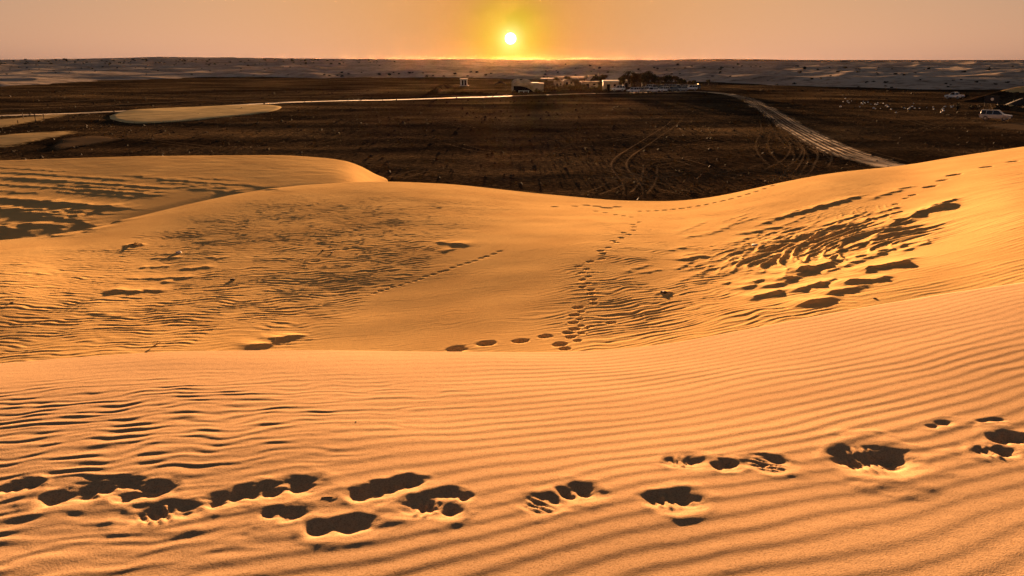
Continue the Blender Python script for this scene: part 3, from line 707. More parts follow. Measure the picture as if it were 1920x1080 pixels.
# ------------------------------------------------------------------ vehicles
def make_suv(name, label, group, paint, loc, rz, pickup=False):
    """off-road car, 4.9 m long, nose towards +x"""
    t = thing(name, label, 'pickup' if pickup else 'car', loc, rz, group)
    low = [(-2.42, .62), (-2.46, .95), (-2.38, 1.10), (1.15, 1.10), (2.22, .98), (2.40, .86), (2.42, .50), (2.20, .40), (-2.30, .42)]
    n = len(low); hw = .93; pts = []
    for sgn, k in ((-1, .94), (-1, 1.0), (1, 1.0), (1, .94)):
        for (x, z) in low: pts.append((x * (1 if abs(k) == 1 else .985), sgn * hw * (1 if k == 1 else .985) * (1.0 if z < .9 else .97), z))
    mb = MB(); A = [(x, -hw * (1 if z < 1 else .965), z) for x, z in low]; B = [(x, hw * (1 if z < 1 else .965), z) for x, z in low]
    mb.poly(A + B, [tuple(range(n)), tuple(range(2 * n - 1, n - 1, -1))] + [(i, i + n, (i + 1) % n + n, (i + 1) % n) for i in range(n)])
    bmesh.ops.bevel(mb.bm, geom=list(mb.bm.edges), offset=.05, segments=2, affect='EDGES')
    for x in (-1.45, 1.45):
        for y in (-.93, .93): mb.cone((x, y - .012 * (1 if y < 0 else -1), .45), (x, y + .03 * (-1 if y < 0 else 1), .45), .47, .45, 16)
    body = mb.build('body', paint, t)
    x0 = -2.34 if not pickup else -.75
    gh = [(x0, 1.08), (x0 + .16, 1.72), (.35, 1.74), (1.18, 1.08)]
    A = [(x, -.88 if z < 1.2 else -.72, z) for x, z in gh]; B = [(x, -y, z) for x, y, z in A]
    MB().poly(A + B, [(0, 1, 2, 3), (7, 6, 5, 4), (1, 5, 6, 2), (0, 4, 5, 1), (2, 6, 7, 3)]).build('window', GLASS, t)
    rf = MB().box(((x0 + .16 + .35) / 2, 0, 1.765), (.35 - x0 - .02, 1.46, .07), bev=.03)
    for y in (-1, 1):
        for (xa, xb) in ((x0 + .02, x0 + .17), (1.16, .34), (-.45, -.42)) + (((-1.45, -1.42),) if not pickup else ()):
            rf.cone((xa, y * .885, 1.07), (xb, y * .73, 1.76), .045, .04, 6)
    roof = rf.build('roof', paint, t)
    if not pickup:
        rk = MB()
        for y in (-.6, .6): rk.box((-.9, y, 1.86), (2.2, .04, .04))
        for x in (-1.8, -.9, 0): rk.box((x, 0, 1.86), (.04, 1.2, .03)).box((x, .6, 1.82), (.04, .04, .06)).box((x, -.6, 1.82), (.04, .04, .06))
        rk.build('roof_rack', RUBBER, t)
    for x in (-1.45, 1.45):
        for y in (-.84, .84):
            w = MB().cone((x, y - .12, .38), (x, y + .12, .38), .38, .38, 18).build('wheel', RUBBER, t)
            sgn = 1 if y > 0 else -1
            MB().cone((x, y + sgn * .10, .38), (x, y + sgn * .135, .38), .23, .20, 12).build('rim', ALLOY, w)
    for y in (-.68, .68):
        MB().box((2.37, y, .86), (.10, .34, .16), bev=.02).build('headlight', LAMP_CLEAR, t)
        MB().box((-2.45, y * 1.16, .98), (.08, .16, .30), bev=.015).build('tail_light', LAMP_RED, t)
        MB().box((.85, y * 1.46, 1.18), (.12, .16, .16), bev=.02).build('mirror', paint, t)
    MB().box((2.44, 0, .56), (.14, 1.7, .18), bev=.04).build('bumper', RUBBER, t)
    MB().box((-2.46, 0, .58), (.14, 1.7, .18), bev=.04).build('bumper', RUBBER, t)
    if not pickup: MB().cone((-2.48, .1, 1.05), (-2.66, .1, 1.05), .36, .36, 16).build('spare_wheel', RUBBER, t)
    return t
def face(px, py, turn):
    """ground point and heading for a car seen side-on, turned by some degrees"""
    p = on_plain(px, py); return p, -math.atan2(p[0], p[1]) + R(turn)
p, rz = face(1866, 226, -8)
make_suv('parked_car', 'silver off-road car seen side-on at right edge below the dune', None, SILVER_PAINT, p, rz)
p, rz = face(1789, 185, 150)
make_suv('pickup', 'white pickup parked beyond the row of white stones', None, WHITE_PAINT, p, rz, True)
ORD = ['first', 'second', 'third', 'fourth', 'fifth', 'sixth', 'seventh', 'eighth', 'ninth', 'tenth']
protos = {}
def park(kind, px, py, turn, label):
    p, rz = face(px, py, turn); paint = {'white': WHITE_PAINT, 'silver': SILVER_PAINT, 'grey': GREY_PAINT}[kind]
    if kind not in protos: protos[kind] = make_suv('parked_car', label, 'cars parked along the camp', paint, p, rz); return
    c = copy_tree(protos[kind]); c.location = p; c.rotation_euler = (0, 0, rz); c['label'] = label
park('white', 1158, 171, 195, 'white car parked alone beside the flat-topped plaster building')
for i, (px, py, k, t) in enumerate([(1188, 174, 'white', 222), (1206, 173.5, 'silver', 236), (1223, 173.8, 'white', 242), (1243, 172.5, 'white', 226), (1260, 172.2, 'grey', 240), (1277, 171.5, 'silver', 232)]):
    park(k, px, py, t, f'{k} car, {ORD[i]} from the left in the front row by the camp')
for i, (px, py, k, t) in enumerate([(1217, 167.5, 'white', 140), (1234, 168, 'grey', 128), (1250, 167, 'silver', 135), (1266, 167.5, 'white', 120), (1282, 167.2, 'grey', 132), (1294, 169.5, 'white', 200), (1303, 168.0, 'grey', 235)]):
    park(k, px, py, t, f'{k} car, {ORD[i]} from the left in the back row by the trees')

# ------------------------------------------------------------------ camp buildings
def yaw(p): return -math.atan2(p[0], p[1])
p = on_plain(986, 172)
t = thing('domed_building', 'tan domed mud building with wide dark arched opening at left end of camp', 'building', p, yaw(p))
w = MB().box((-4.55, 0, 1.5), (.5, 4, 3.0), taper=.9).box((0, .0, 2.55), (8.7, 4, 1.0)).box((0, 1.8, 1.2), (8.6, .4, 2.4)).box((3.4, 0, 1.1), (1.6, 4, 2.2)).rough(.10, .8, 3).build('wall', PLASTER, t)
MB().dome((-3.1, 0, 2.85), 1.7, 1.9, 1.45).rough(.06, 1.2, 4).build('dome', PLASTER, t, True)
MB().dome((-.2, 0, 2.95), 1.9, 1.9, 1.25).rough(.06, 1.2, 5).build('dome', PLASTER, t, True)
arch = [(-4.2, -2.02, .03)] + [(-4.2 + 6.7 * i / 14, -2.02, .03 + 1.9 * (1 - (i / 14) ** 3.2)) for i in range(15)]
MB().poly(arch + [(x, -1.90, z) for x, y, z in arch], [tuple(range(16)), tuple(range(31, 15, -1))] + [(i, i + 16, (i + 1) % 16 + 16, (i + 1) % 16) for i in range(16)]).build('opening', DARK, t)  # solid panel filling the arch, coloured as its shaded inside
MB().box((4.4, -.6, 1.45), (2.9, 3.2, 2.9), taper=1.18).rough(.12, .7, 6).build('pier', PLASTER, t)
b = on_plain(982, 173.2); t = thing('white_bench', 'long low white bench before the dark opening of the domed building', 'bench', b, yaw(b))
MB().box((0, 0, .50), (3.6, .5, .16), bev=.03).build('seat', WHITE_PAINT, t)
for x in (-1.6, 0, 1.6): MB().box((x, 0, .21), (.2, .42, .42)).build('leg', WHITE_PAINT, t)
def hut(px, py, w, d, h, mat, label, roof=True, parapet=False):
    p = on_plain(px, py); t = thing('hut', label, 'hut', p, yaw(p) + R(random.uniform(-6, 6)))
    MB().box((0, d / 2, h / 2), (w, d, h), taper=.95).rough(.08, .9, int(px)).build('wall', mat, t)
    MB().box((-w * .15, -.03, h * .36), (w * .20, .12, h * .70)).build('door', DARK, t)
    MB().box((w * .25, -.03, h * .60), (w * .16, .12, h * .22)).build('window', DARK, t)
    if parapet: MB().box((0, d / 2, h + .16), (w * 1.03, d * 1.03, .55), bev=.05).build('parapet', WHITE_PLASTER, t)
    elif roof: MB().box((0, d / 2, h + .12), (w * 1.15, d * 1.1, .22)).rough(.06, 1.5, int(px) + 1).build('roof', THATCH, t)
    return t
hut(1145, 170, 5.6, 4.5, 3.0, PLASTER, 'tan box-shaped hut with pale parapet behind the lone white car', parapet=True)
hut(1047, 165, 3.6, 3, 2.5, STONE_WALL, 'small stone hut with thatched roof left of the open shelter')
hut(1066, 163, 4.4, 3, 2.7, STONE_WALL, 'stone hut in the middle of the camp, behind low bushes')
hut(1036, 160, 4.2, 3, 2.6, PLASTER, 'tan hut behind the shelter, left part of the camp')
hut(1092, 158, 4.0, 3, 3.0, STONE_WALL, 'stone hut furthest back, beside the dark tent')
hut(1176, 163, 3.6, 3, 2.4, STONE_WALL, 'stone hut half hidden by trees right of the pale-topped hut')
hut(1057, 156, 4.6, 3, 2.6, PLASTER, 'tan hut behind the middle of the camp')
hut(1106, 164.5, 6.6, 3, 2.2, PLASTER, 'long low tan hut below the dark tent roof')
def shelter(px, py, w, d, h, label):
    p = on_plain(px, py); t = thing('open_shelter', label, 'shelter', p, yaw(p))
    MB().box((0, d / 2, h + .1), (w * 1.1, d * 1.2, .24)).rough(.05, 1.5, int(px)).build('roof', THATCH, t)
    for x in (-w / 2, 0, w / 2):
        for y in (0, d): MB().cone((x, y, -.1), (x, y, h), .11, .09).build('post', WOOD, t)
    MB().box((0, d + .15, h * .4), (w, .15, h * .8)).build('screen', THATCH, t)
shelter(1026, 163.5, 5.0, 3.5, 3.2, 'flat thatched shelter just right of the domed building')
shelter(1084, 161, 5.6, 3.5, 3.4, 'tall flat-roofed shelter behind the stone huts')
p = on_plain(1117, 160); t = thing('dark_tent', 'dark low-pitched tent rising behind the long tan hut', 'tent', p, yaw(p))
def tent_cloth(w, d, h, seed):
    g = 14; X, Y = np.meshgrid(np.linspace(-1, 1, g), np.linspace(-1, 1, 9), indexing='ij')
    Z = h * (1 - np.abs(X) ** 1.8) * (1 - .55 * np.abs(Y) ** 1.5) + .25 * np.cos(X * 7) * (1 - np.abs(Y)) * .5
    co = np.stack([X * w / 2, Y * d / 2, np.maximum(Z, .02)], -1).reshape(-1, 3)
    return make_mesh('cloth', co, grid_faces(g, 9))
link('cloth', tent_cloth(7.6, 5, 4.3, 1), TENT_CLOTH, t)
for x in (-1.2, 1.2): MB().cone((x * .5 + 1.0, 0, 0), (x * .5 + 1.0, 0, 5.6), .10, .07).build('pole', WOOD, t)
p = on_plain(870, 160.5); t = thing('white_kiosk', 'small white square kiosk with two dark doorways standing alone on the plain', 'kiosk', p, yaw(p))
MB().box((-1.25, 0, 1.3), (.55, 2, 2.6)).box((1.25, 0, 1.3), (.55, 2, 2.6)).box((0, 0, 2.75), (3.3, 2.2, .6), bev=.05).box((0, .9, 1.3), (2, .2, 2.6)).rough(.03, 1, 8).build('wall', WHITE_PLASTER, t)
MB().box((0, -.8, 1.2), (.28, .28, 2.5)).build('column', WHITE_PLASTER, t)
for x in (-.55, .55): MB().box((x, .72, 1.15), (.72, .1, 2.3)).build('door', DARK, t)
MB().box((.2, -.1, .05), (4.0, 2.8, .16)).build('base', WHITE_PLASTER, t)
p = on_plain(938, 159.5); t = thing('dark_tent', 'small dark dome-shaped tent alone left of the camp', 'tent', p, yaw(p))
link('cloth', tent_cloth(5.6, 3.6, 1.7, 2), TENT_CLOTH, t); MB().cone((0, 0, 0), (0, 0, 1.75), .06, .05).build('pole', WOOD, t)
def berm(pts, w, h, label):
    q = spline([on_plain(*a)[:2] for a in pts], 12); d = np.gradient(q, axis=0); d /= np.linalg.norm(d, axis=1)[:, None]; nr = np.stack([-d[:, 1], d[:, 0]], 1)
    cs = np.linspace(-1, 1, 9); t_ = np.linspace(0, 1, len(q)); e = np.sin(np.pi * np.clip(t_, .02, .98)) ** .4
    P = q[:, None] + nr[:, None] * (cs[None, :, None] * w / 2); z = plain_z(P[..., 0], P[..., 1]) - .05 + h * np.cos(cs * np.pi / 2)[None] * e[:, None] * (1 + .4 * noise(P[..., 0] * .6, P[..., 1] * .6, 5))
    return tag(link('earth_berm', make_mesh('earth_berm', np.concatenate([P, z[..., None]], -1).reshape(-1, 3), grid_faces(len(q), 9)), GRAVEL), label, 'berm')
berm([(812, 174), (822, 169), (834, 165), (846, 160)], 4.0, 1.5, 'dark earth berm running diagonally in front of the white kiosk')
berm([(838, 174.5), (880, 174.8), (930, 175)], 2.0, .5, 'low dark bank lying along the road below the white kiosk')

# ------------------------------------------------------------------ trees and shrubs
LEAF = [flat_material('dusty_tree_leaf', (.075, .062, .030), .8, .2, .4, .8), flat_material('brown_tree_leaf', (.13, .085, .040), .8, .2, .4, .8)]
BARK = flat_material('grey_bark', (.09, .065, .045), .9, .1, .3, 3)
SHRUB = flat_material('dark_shrub', (.040, .034, .022), .9, .1, .4, .5)
def leaf_cloud(centers, radii, n, size, seed):
    rs = np.random.default_rng(seed); C = np.array(centers); Rr = np.array(radii); k = rs.integers(0, len(C), n)
    d = rs.normal(size=(n, 3)); d /= np.linalg.norm(d, axis=1)[:, None]; P = C[k] + d * (Rr[k] * rs.random(n) ** .45)[:, None] * np.array([1, 1, .8])
    a = rs.normal(size=(n, 3)); a /= np.linalg.norm(a, axis=1)[:, None]; b = np.cross(a, rs.normal(size=(n, 3))); b /= np.linalg.norm(b, axis=1)[:, None] + 1e-9
    s_ = size * rs.uniform(.6, 1.4, n)[:, None]
    co = np.stack([P - a * s_, P - b * s_ * .6, P + a * s_, P + b * s_ * .6], 1).reshape(-1, 3)
    return make_mesh('crown', co, np.arange(4 * n).reshape(n, 4))
def make_tree(kind, seed, label, group):
    rs = random.Random(seed); t = thing('tree', label, 'tree', (0, 0, 0), 0, group)
    h = 4.2; mb = MB().cone((0, 0, -.2), (.1, 0, h * .42), .20, .13, 8); cs, rr = [], []
    for i in range(6):
        a = i * 1.05 + rs.random(); r = rs.uniform(.5, 1.3); e = (math.cos(a) * r, math.sin(a) * r, h * rs.uniform(.55, .86))
        mb.cone((.1, 0, h * .38), e, .09, .04, 6); cs.append(e); rr.append(rs.uniform(.6, .95))
    cs.append((0, 0, h * .8)); rr.append(.9)
    mb.build('trunk', BARK, t)
    link('crown', leaf_cloud(cs, rr, 760, .20, seed), LEAF[kind], t)
    return t
def make_palm(seed, label, group):
    rs = random.Random(seed); t = thing('palm_tree', label, 'palm', (0, 0, 0), 0, group); h = 4.3
    mb = MB()
    for i in range(5): mb.cone((.06 * i, 0, h * i / 5 - .2), (.06 * (i + 1), 0, h * (i + 1) / 5 - .2), .17 - .012 * i, .15 - .012 * i, 8)
    mb.build('trunk', BARK, t)
    co, fs = [], []; k = 0
    for i in range(22):
        a = i * 2.4; up = rs.uniform(.0, 1.1); L_ = rs.uniform(1.3, 1.8)
        for j in range(5):
            q = j / 4; r = L_ * q * math.cos(up * .6); z = h - .25 + L_ * (up * .8 * q - .85 * q * q); w = .18 * (1 - .8 * q) + .02
            co += [(.3 + math.cos(a) * r - math.sin(a) * w, math.sin(a) * r + math.cos(a) * w, z - .05), (.3 + math.cos(a) * r + math.sin(a) * w, math.sin(a) * r - math.cos(a) * w, z - .05)]
            if j: fs.append((k - 2, k - 1, k + 1, k))
            k += 2
    link('crown', make_mesh('crown', np.array(co), np.array(fs)), LEAF[0], t)
    return t
TL = 'dusty dark tree among the trees behind the parked cars'; TG = 'trees behind the parked cars'
tp = [make_tree(0, 21, TL, TG), make_tree(1, 22, TL, TG), make_tree(0, 23, TL, TG), make_palm(24, 'dark palm standing among the trees behind the parked cars', 'palms behind the parked cars')]
rs = random.Random(5); first = set()
spots = [(1043, 162), (1062, 160), (1078, 165), (1100, 161), (1126, 162), (1132, 158), (1180, 159), (1232, 160), (1292, 163), (1300, 162), (1328, 160), (1170, 158), (1198, 158), (1164, 168), (1170, 165), (1176, 167), (1183, 166), (1189, 164), (1194, 167), (1200, 165), (1205, 163), (1208, 166), (1213, 164), (1216, 162), (1222, 163), (1227, 162), (1240, 163), (1246, 162), (1252, 163), (1259, 162), (1266, 163), (1272, 164), (1282, 164)]
tops = [149, 147, 152, 147, 148, 144, 145, 147, 154, 153, 152, 146, 143, 150, 146, 142, 148, 147, 144, 148, 142, 146, 141, 143, 144, 150, 148, 147, 146, 149, 147, 150, 152]
NP = [0]
for i, ((px, py), top) in enumerate(zip(spots, tops)):
    k = [1, 0, 1, 3, 0, 1, 2, 0, 1, 2, 0, 1, 0, 0, 1, 3, 0, 2, 1, 3, 1, 0, 3, 1, 2, 0, 1, 2, 0, 3, 1, 0, 2][i]
    t = tp[k] if k not in first else copy_tree(tp[k]); first.add(k)
    if k == 3:
        npalm = NP[0]; NP[0] += 1
        t['label'] = ['dark palm among the camp huts beside the dark tent', 'dark palm above the trees nearest the pale-topped hut', 'dark palm in the middle of the trees behind the parked cars', 'tall dark palm above the densest trees behind the cars', 'dark palm above the right end of the parked cars'][min(npalm, 4)]
    elif px < 1160: t['label'] = 'dusty tree growing among the camp huts'; t['group'] = 'trees among the camp huts'
    elif px <= 1287: t['label'] = TL; t['group'] = TG
    else: t['label'] = 'dusty tree at the right end of the camp by the lit lamp'; t['group'] = 'trees by the lit lamp'
    p = on_plain(px, py); hh = 1.3 * (py - top) * p[1] / F; t.location = p; t.scale = ((hh / 4.3) * rs.uniform(.9, 1.25),) * 2 + (hh / 4.3,); t.rotation_euler = (0, 0, rs.uniform(0, 6.28))
def shrub_mesh(seed, n=170):
    rs = np.random.default_rng(seed); c = [(rs.uniform(-.5, .5), rs.uniform(-.4, .4), rs.uniform(.2, .55)) for _ in range(6)]
    return leaf_cloud(c, [rs.uniform(.25, .42) for _ in c], n, .13, seed)
sm = [shrub_mesh(31), shrub_mesh(32), shrub_mesh(33)]
for m_ in sm: m_.materials.append(SHRUB)
smb = [m_.copy() for m_ in sm]
for m_ in smb: m_.materials.clear(); m_.materials.append(LEAF[1])
def shrub(p, w, h, label, group, brown=False, k=None):
    o = bpy.data.objects.new('shrub', (smb if brown else sm)[random.randrange(3) if k is None else k]); COL.objects.link(o)
    o.location = p; o.scale = (w, w, h); o.rotation_euler = (0, 0, random.uniform(0, 6.28)); return tag(o, label, 'shrub', group)
for px, py, w, h in [(1006, 173, 8, 9), (1012, 174, 9, 7), (964, 174, 6, 5), (1047, 171, 10, 8), (1088, 170, 10, 9), (1095, 171, 8, 7), (1108, 171, 9, 7), (1135, 173, 8, 7), (1016, 166, 7, 9), (1024, 168, 8, 10), (1031, 169, 9, 9), (1033, 172, 8, 7), (1040, 168, 8, 11), (1050, 168, 9, 8), (1057, 167, 8, 10), (1062, 168, 8, 8), (1070, 167, 9, 9), (1075, 169, 9, 7), (1082, 166, 8, 10), (1090, 166, 8, 8), (1099, 166, 7, 8), (1113, 167, 7, 6), (1122, 168, 8, 8), (1128, 168, 7, 12)]:
    p = on_plain(px, py); s_ = p[1] / F; shrub(p, w * s_ / .9, h * s_ / .85, 'brown bushy shrub growing in front of the camp huts', 'shrubs before the camp huts', True)
def ray_far(px, py):
    Y = np.geomspace(230, 4000, 2500); b = (540 - py) / F; k = Y / (CP + b * SP); X = (px - 960) / F * k; Zr = (-SP + b * CP) * k
    j = np.nonzero(np.maximum(far_z(X, Y), PLAIN - .1) >= Zr)[0]
    if not len(j): return None
    j = j[0]; return np.array([X[j], Y[j], float(max(far_z(X[j:j + 1], Y[j:j + 1])[0], PLAIN - .1))])
rs = random.Random(77)
def far_shrubs(n, fx, fy, w0, w1, label, group):
    k = 0
    while k < n:
        px, py = fx(), fy(); p = ray_far(px, py); k += 1
        if p is None: continue
        s_ = p[1] / F; w = rs.uniform(w0, w1) * s_; shrub(p - np.array([0, 0, .05]), w, w * rs.uniform(.5, .9), label, group)
far_shrubs(120, lambda: rs.uniform(-20, 740), lambda: 112 + abs(rs.gauss(0, 5)), 2.0, 5.0, 'tiny dark shrub near the skyline of the left-hand hills', 'shrubs along the left skyline')
far_shrubs(60, lambda: rs.uniform(0, 560), lambda: rs.uniform(116, 142), 1.6, 3.6, 'small dark shrub dotted over the grey left-hand slope', 'shrubs on the left slope')
far_shrubs(26, lambda: rs.uniform(600, 930), lambda: rs.uniform(136, 144), 3.0, 6.0, 'dark shrub along the edge of the plain left of the camp', 'shrubs at the plain edge')
far_shrubs(50, lambda: rs.uniform(1010, 1420), lambda: rs.uniform(121, 146), 2.0, 5.0, 'small dark shrub on the dunes behind the camp', 'shrubs behind the camp')
far_shrubs(55, lambda: rs.uniform(1400, 1930), lambda: rs.uniform(122, 172), 2.5, 6.5, 'dark shrub on the pale dunes at the far right', 'shrubs on the right dunes')

# ------------------------------------------------------------------ small things about the plain
def post_thing(px, py, hpx, label):
    p = on_plain(px, py); h = hpx * p[1] / F; t = thing('wooden_post', label, 'post', p, random.uniform(0, 3))
    MB().cone((0, 0, -.2), (random.uniform(-.06, .06), 0, h), .07, .055).build('shaft', WOOD, t)
    MB().box((.02, 0, h * .8), (.34, .05, .07)).build('cross_piece', WOOD, t)
post_thing(44, 224, 13, 'thin wooden post left of the other two posts at the left edge')
post_thing(67, 230, 18, 'tallest thin wooden post, between two others at the left edge')
post_thing(83, 225, 12, 'thin wooden post right of the other two posts at the left edge')
post_thing(34, 233, 7, 'short stump-like wooden post before the pale sand at left edge')
p = on_plain(1308, 166); t = thing('lamp_post', 'lit orange lamp on a short post right of the parked cars', 'lamp', p)
MB().cone((0, 0, -.1), (0, 0, 1.3), .07, .06).build('post', WOOD, t)
lm, N, L, pb = nodes('glowing_lamp'); pb.inputs['Base Color'].default_value = (1, .6, .3, 1); pb.inputs['Emission Color'].default_value = (1, .50, .18, 1); pb.inputs['Emission Strength'].default_value = .55
MB().dome((0, 0, 1.35), .42, .42, .5, 12).build('lamp_shade', lm, t, True)
p0 = on_plain(1318, 163); p1 = on_plain(1344, 162.5)
t = thing('wooden_fence', 'dark wooden fence of upright posts right of the lit lamp', 'fence', p0)
for i in range(11):
    q = (p1 - p0) * i / 10; MB().cone((q[0], q[1], -.2), (q[0] + random.uniform(-.1, .1), q[1], random.uniform(1.6, 2.3)), .12, .10, 6).build('post', WOOD, t)
for z in (.6, 1.3): MB().cone((0, 0, z), (p1[0] - p0[0], p1[1] - p0[1], z), .06, .06, 6).build('rail', WOOD, t)
rs = random.Random(3)
def stone_mesh(seed, name='stone'):
    bm = bmesh.new(); bmesh.ops.create_icosphere(bm, subdivisions=2, radius=1); r_ = random.Random(seed); o = Vector((r_.random() * 9, r_.random() * 9, 0))
    for v in bm.verts:
        n = v.co.normalized(); k = 1 + .35 * float(noise(np.array([n.x * 1.6 + o.x + n.z]), np.array([n.y * 1.6 + o.y - n.z]), seed)[0]); v.co = Vector((n.x * k, n.y * k * .8, n.z * k * .6))
    me = bpy.data.meshes.new(name); bm.to_mesh(me); bm.free(); return me
ws = [stone_mesh(i) for i in range(3)]
WSTONE = flat_material('whitewashed_stone', (.75, .72, .68), .8, .3, .1, 3)
for m_ in ws: m_.materials.append(WSTONE)
for i in range(48):
    px = rs.uniform(1575, 1795); py = 193 + (px - 1580) * .055 + rs.gauss(0, 4.0); p = on_plain(px, py)
    o = bpy.data.objects.new('white_stone', ws[i % 3]); COL.objects.link(o); o.location = p + np.array([0, 0, .1]); s_ = rs.uniform(.12, .28); o.scale = (s_, s_, s_ * 1.1); o.rotation_euler = (0, 0, rs.uniform(0, 6))
    tag(o, 'white stone in the scattered band left of the silver car', 'stone', 'white stones scattered on the plain')
p = on_plain(1857, 203); t = thing('sign_board', 'dark board with pale round mark on a frame above the silver car', 'sign', p, yaw(p))
MB().box((0, 0, 1.95), (2.9, .12, 1.6), bev=.02).build('board', flat_material('dark_board', (.02, .02, .023), .7, .3, .3, 2), t)
MB().cone((.1, -.065, 2.0), (.1, -.09, 2.0), .32, .30, 16).build('mark', WHITE_PLASTER, t)
for x in (-1.2, 1.2): MB().cone((x, .1, -.2), (x, .1, 1.6), .07, .06).build('leg', WOOD, t)
p = on_plain(1845, 208); t = thing('pole_heap', 'heap of leaning wooden poles under the dark board', 'poles', p, yaw(p))
for i in range(9): MB().cone((-2 + i * .45, random.uniform(-.4, .4), 0), (-2 + i * .45 + random.uniform(-.6, .8), .5, random.uniform(.9, 1.8)), .05, .04, 6).build('pole', WOOD, t)
for (px, py, w, h, l) in [(1810, 184, 8, 13, 'dark green upright shrub right of the white pickup'), (1795, 207, 7, 16, 'tall thin dark shrub at the right end of the white stones'), (1826, 207, 16, 10, 'low dark shrub left of the heap of poles'), (1884, 206, 18, 10, 'wide dark shrub behind the roof of the silver car'), (1906, 200, 16, 9, 'dark shrub at the frame edge below the orange dune')]:
    p = on_plain(px, py); s_ = p[1] / F; shrub(p, w * s_ / .9, h * s_ / .85, l, None)
def shade_flank(o, z0):  # sand colour only on the crest; dark colour below paints the shaded face
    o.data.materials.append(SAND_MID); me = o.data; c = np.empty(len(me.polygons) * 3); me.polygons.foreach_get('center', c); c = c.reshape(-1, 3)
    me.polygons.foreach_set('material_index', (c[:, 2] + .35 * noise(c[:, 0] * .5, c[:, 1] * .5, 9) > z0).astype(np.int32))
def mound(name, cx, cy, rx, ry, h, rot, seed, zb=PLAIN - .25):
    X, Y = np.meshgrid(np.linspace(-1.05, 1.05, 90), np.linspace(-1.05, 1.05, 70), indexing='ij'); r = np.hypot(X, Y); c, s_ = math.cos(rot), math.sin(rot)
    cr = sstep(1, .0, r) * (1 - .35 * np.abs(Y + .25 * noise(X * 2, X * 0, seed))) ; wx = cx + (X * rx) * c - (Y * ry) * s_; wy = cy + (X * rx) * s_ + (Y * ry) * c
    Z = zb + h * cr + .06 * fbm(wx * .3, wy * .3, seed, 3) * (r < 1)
    return link(name, make_mesh(name, np.stack([wx, wy, Z], -1).reshape(-1, 3), grid_faces(90, 70)), GRAVEL, kind='structure')  # gravel colour stands in for shade on the sand flank
q = on_plain(1998, 196); shade_flank(mound('sand_dune', q[0], q[1] + 14, 20, 13, 4.2, R(-6), 5), PLAIN + 2.6)
p = on_plain(1918, 205); t = thing('dark_tent', 'dark low tent at the right frame edge beneath the orange dune', 'tent', p, yaw(p))
link('cloth', tent_cloth(9, 5, 2.3, 3), TENT_CLOTH, t)
for x in (-2, 0, 2): MB().cone((x, 0, 0), (x, 0, 2.1), .06, .05).build('pole', WOOD, t)

q = on_plain(1905, 207); shade_flank(mound('sand_dune', q[0], q[1] + 3, 5.5, 4, 1.35, R(-8), 6), PLAIN + .85)

# ------------------------------------------------------------------ stones and twigs on the dunes
DSTONE = flat_material('dark_stone', (.05, .038, .03), .9, .1, .3, 8); PSTONE = flat_material('pale_stone', (.55, .47, .40), .9, .2, .2, 8)
def dune_stone(px, py, wpx, label, pale=False, flat=.6):
    p = hit(px, py, 9 if py < 660 else 1.5); s_ = wpx * .5 * p[1] / F; me = stone_mesh(int(px), 'dune_stone'); o = link('dune_stone', me, PSTONE if pale else DSTONE)
    me.polygons.foreach_set('use_smooth', np.zeros(len(me.polygons), bool))
    o.location = p + np.array([0, 0, s_ * .25]); o.scale = (s_, s_, s_ * flat); o.rotation_euler = (0, 0, random.uniform(0, 6)); return tag(o, label, 'stone')
dune_stone(335, 475, 14, 'pale stone lying on the left-hand dune slope', True)
dune_stone(1416, 462, 20, 'pale flat stone among the wind-cut ridges on the right', True, .3)
dune_stone(1246, 550, 16, 'dark stone right of the footprint trail in the hollow')
dune_stone(436, 525, 10, 'small dark stone below the lumps on the left-hand slope')
dune_stone(22, 569, 8, 'small dark stone at the left edge of the hollow')
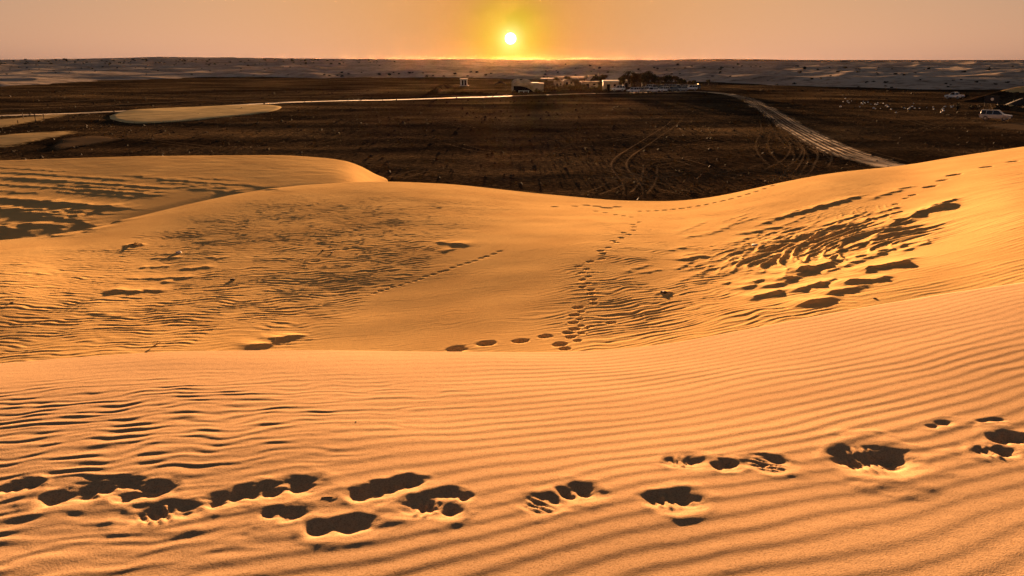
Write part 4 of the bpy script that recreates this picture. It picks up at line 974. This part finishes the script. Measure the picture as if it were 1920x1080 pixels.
dune_stone(605, 470, 6, 'tiny dark stone, left of two on the mound')
dune_stone(622, 474, 6, 'tiny dark stone, right of two on the mound')
dune_stone(1640, 560, 7, 'tiny dark stone at the foot of the right-hand dune')
dune_stone(667, 791, 4, 'tiny dark pebble among the foreground ripples')
def twig(px, py, lpx, label, lift=.25, fork=True):
    p = hit(px, py, 9 if py < 670 else 1.5); L_ = lpx * p[1] / F; t = thing('twig', label, 'twig', p, random.uniform(-.2, .2)); r = L_ * .035
    pts = [Vector((-L_ / 2, 0, r)), Vector((-L_ * .1, L_ * .05, L_ * lift * .6)), Vector((L_ * .2, 0, L_ * lift)), Vector((L_ / 2, L_ * .05, L_ * lift * .7))]
    mb = MB()
    for i in range(3): mb.cone(pts[i], pts[i + 1], r * (1.5 - .4 * i), r * (1.1 - .3 * i), 6)
    mb.build('stem', WOOD, t)
    if fork: MB().cone(pts[1], pts[1] + Vector((L_ * .2, -L_ * .15, L_ * lift * .9)), r * .8, r * .4, 6).build('branch', WOOD, t)
twig(254, 461, 28, 'dark curved branch half buried on the left-hand slope', .2)
twig(296, 652, 26, 'dark forked twig just behind the foreground crest at left', .4)
twig(6, 666, 22, 'dark twig behind the foreground crest at the left edge', .2)
twig(1290, 900, 20, 'short thin twig below the long footprint at right', .1, False)
twig(618, 934, 34, 'thin dry twig beside the footprint left of centre', .06, False)

# ------------------------------------------------------------------ dusty evening air
hb = MB().box((0, 3300, .25), (18000, 7200, 31.5)).bm
hm = bpy.data.materials.new('haze'); hm.use_nodes = True; nt = hm.node_tree; nt.nodes.clear()
vo = nt.nodes.new('ShaderNodeVolumePrincipled'); out = nt.nodes.new('ShaderNodeOutputMaterial'); nt.links.new(vo.outputs[0], out.inputs['Volume'])
vo.inputs['Density'].default_value = 1.0e-6; vo.inputs['Anisotropy'].default_value = .90; vo.inputs['Color'].default_value = (.97, .52, .25, 1)
me = bpy.data.meshes.new('haze'); hb.to_mesh(me); hb.free()
link('haze', me, hm, kind='stuff', label='thin dusty evening haze over the whole desert', category='haze')
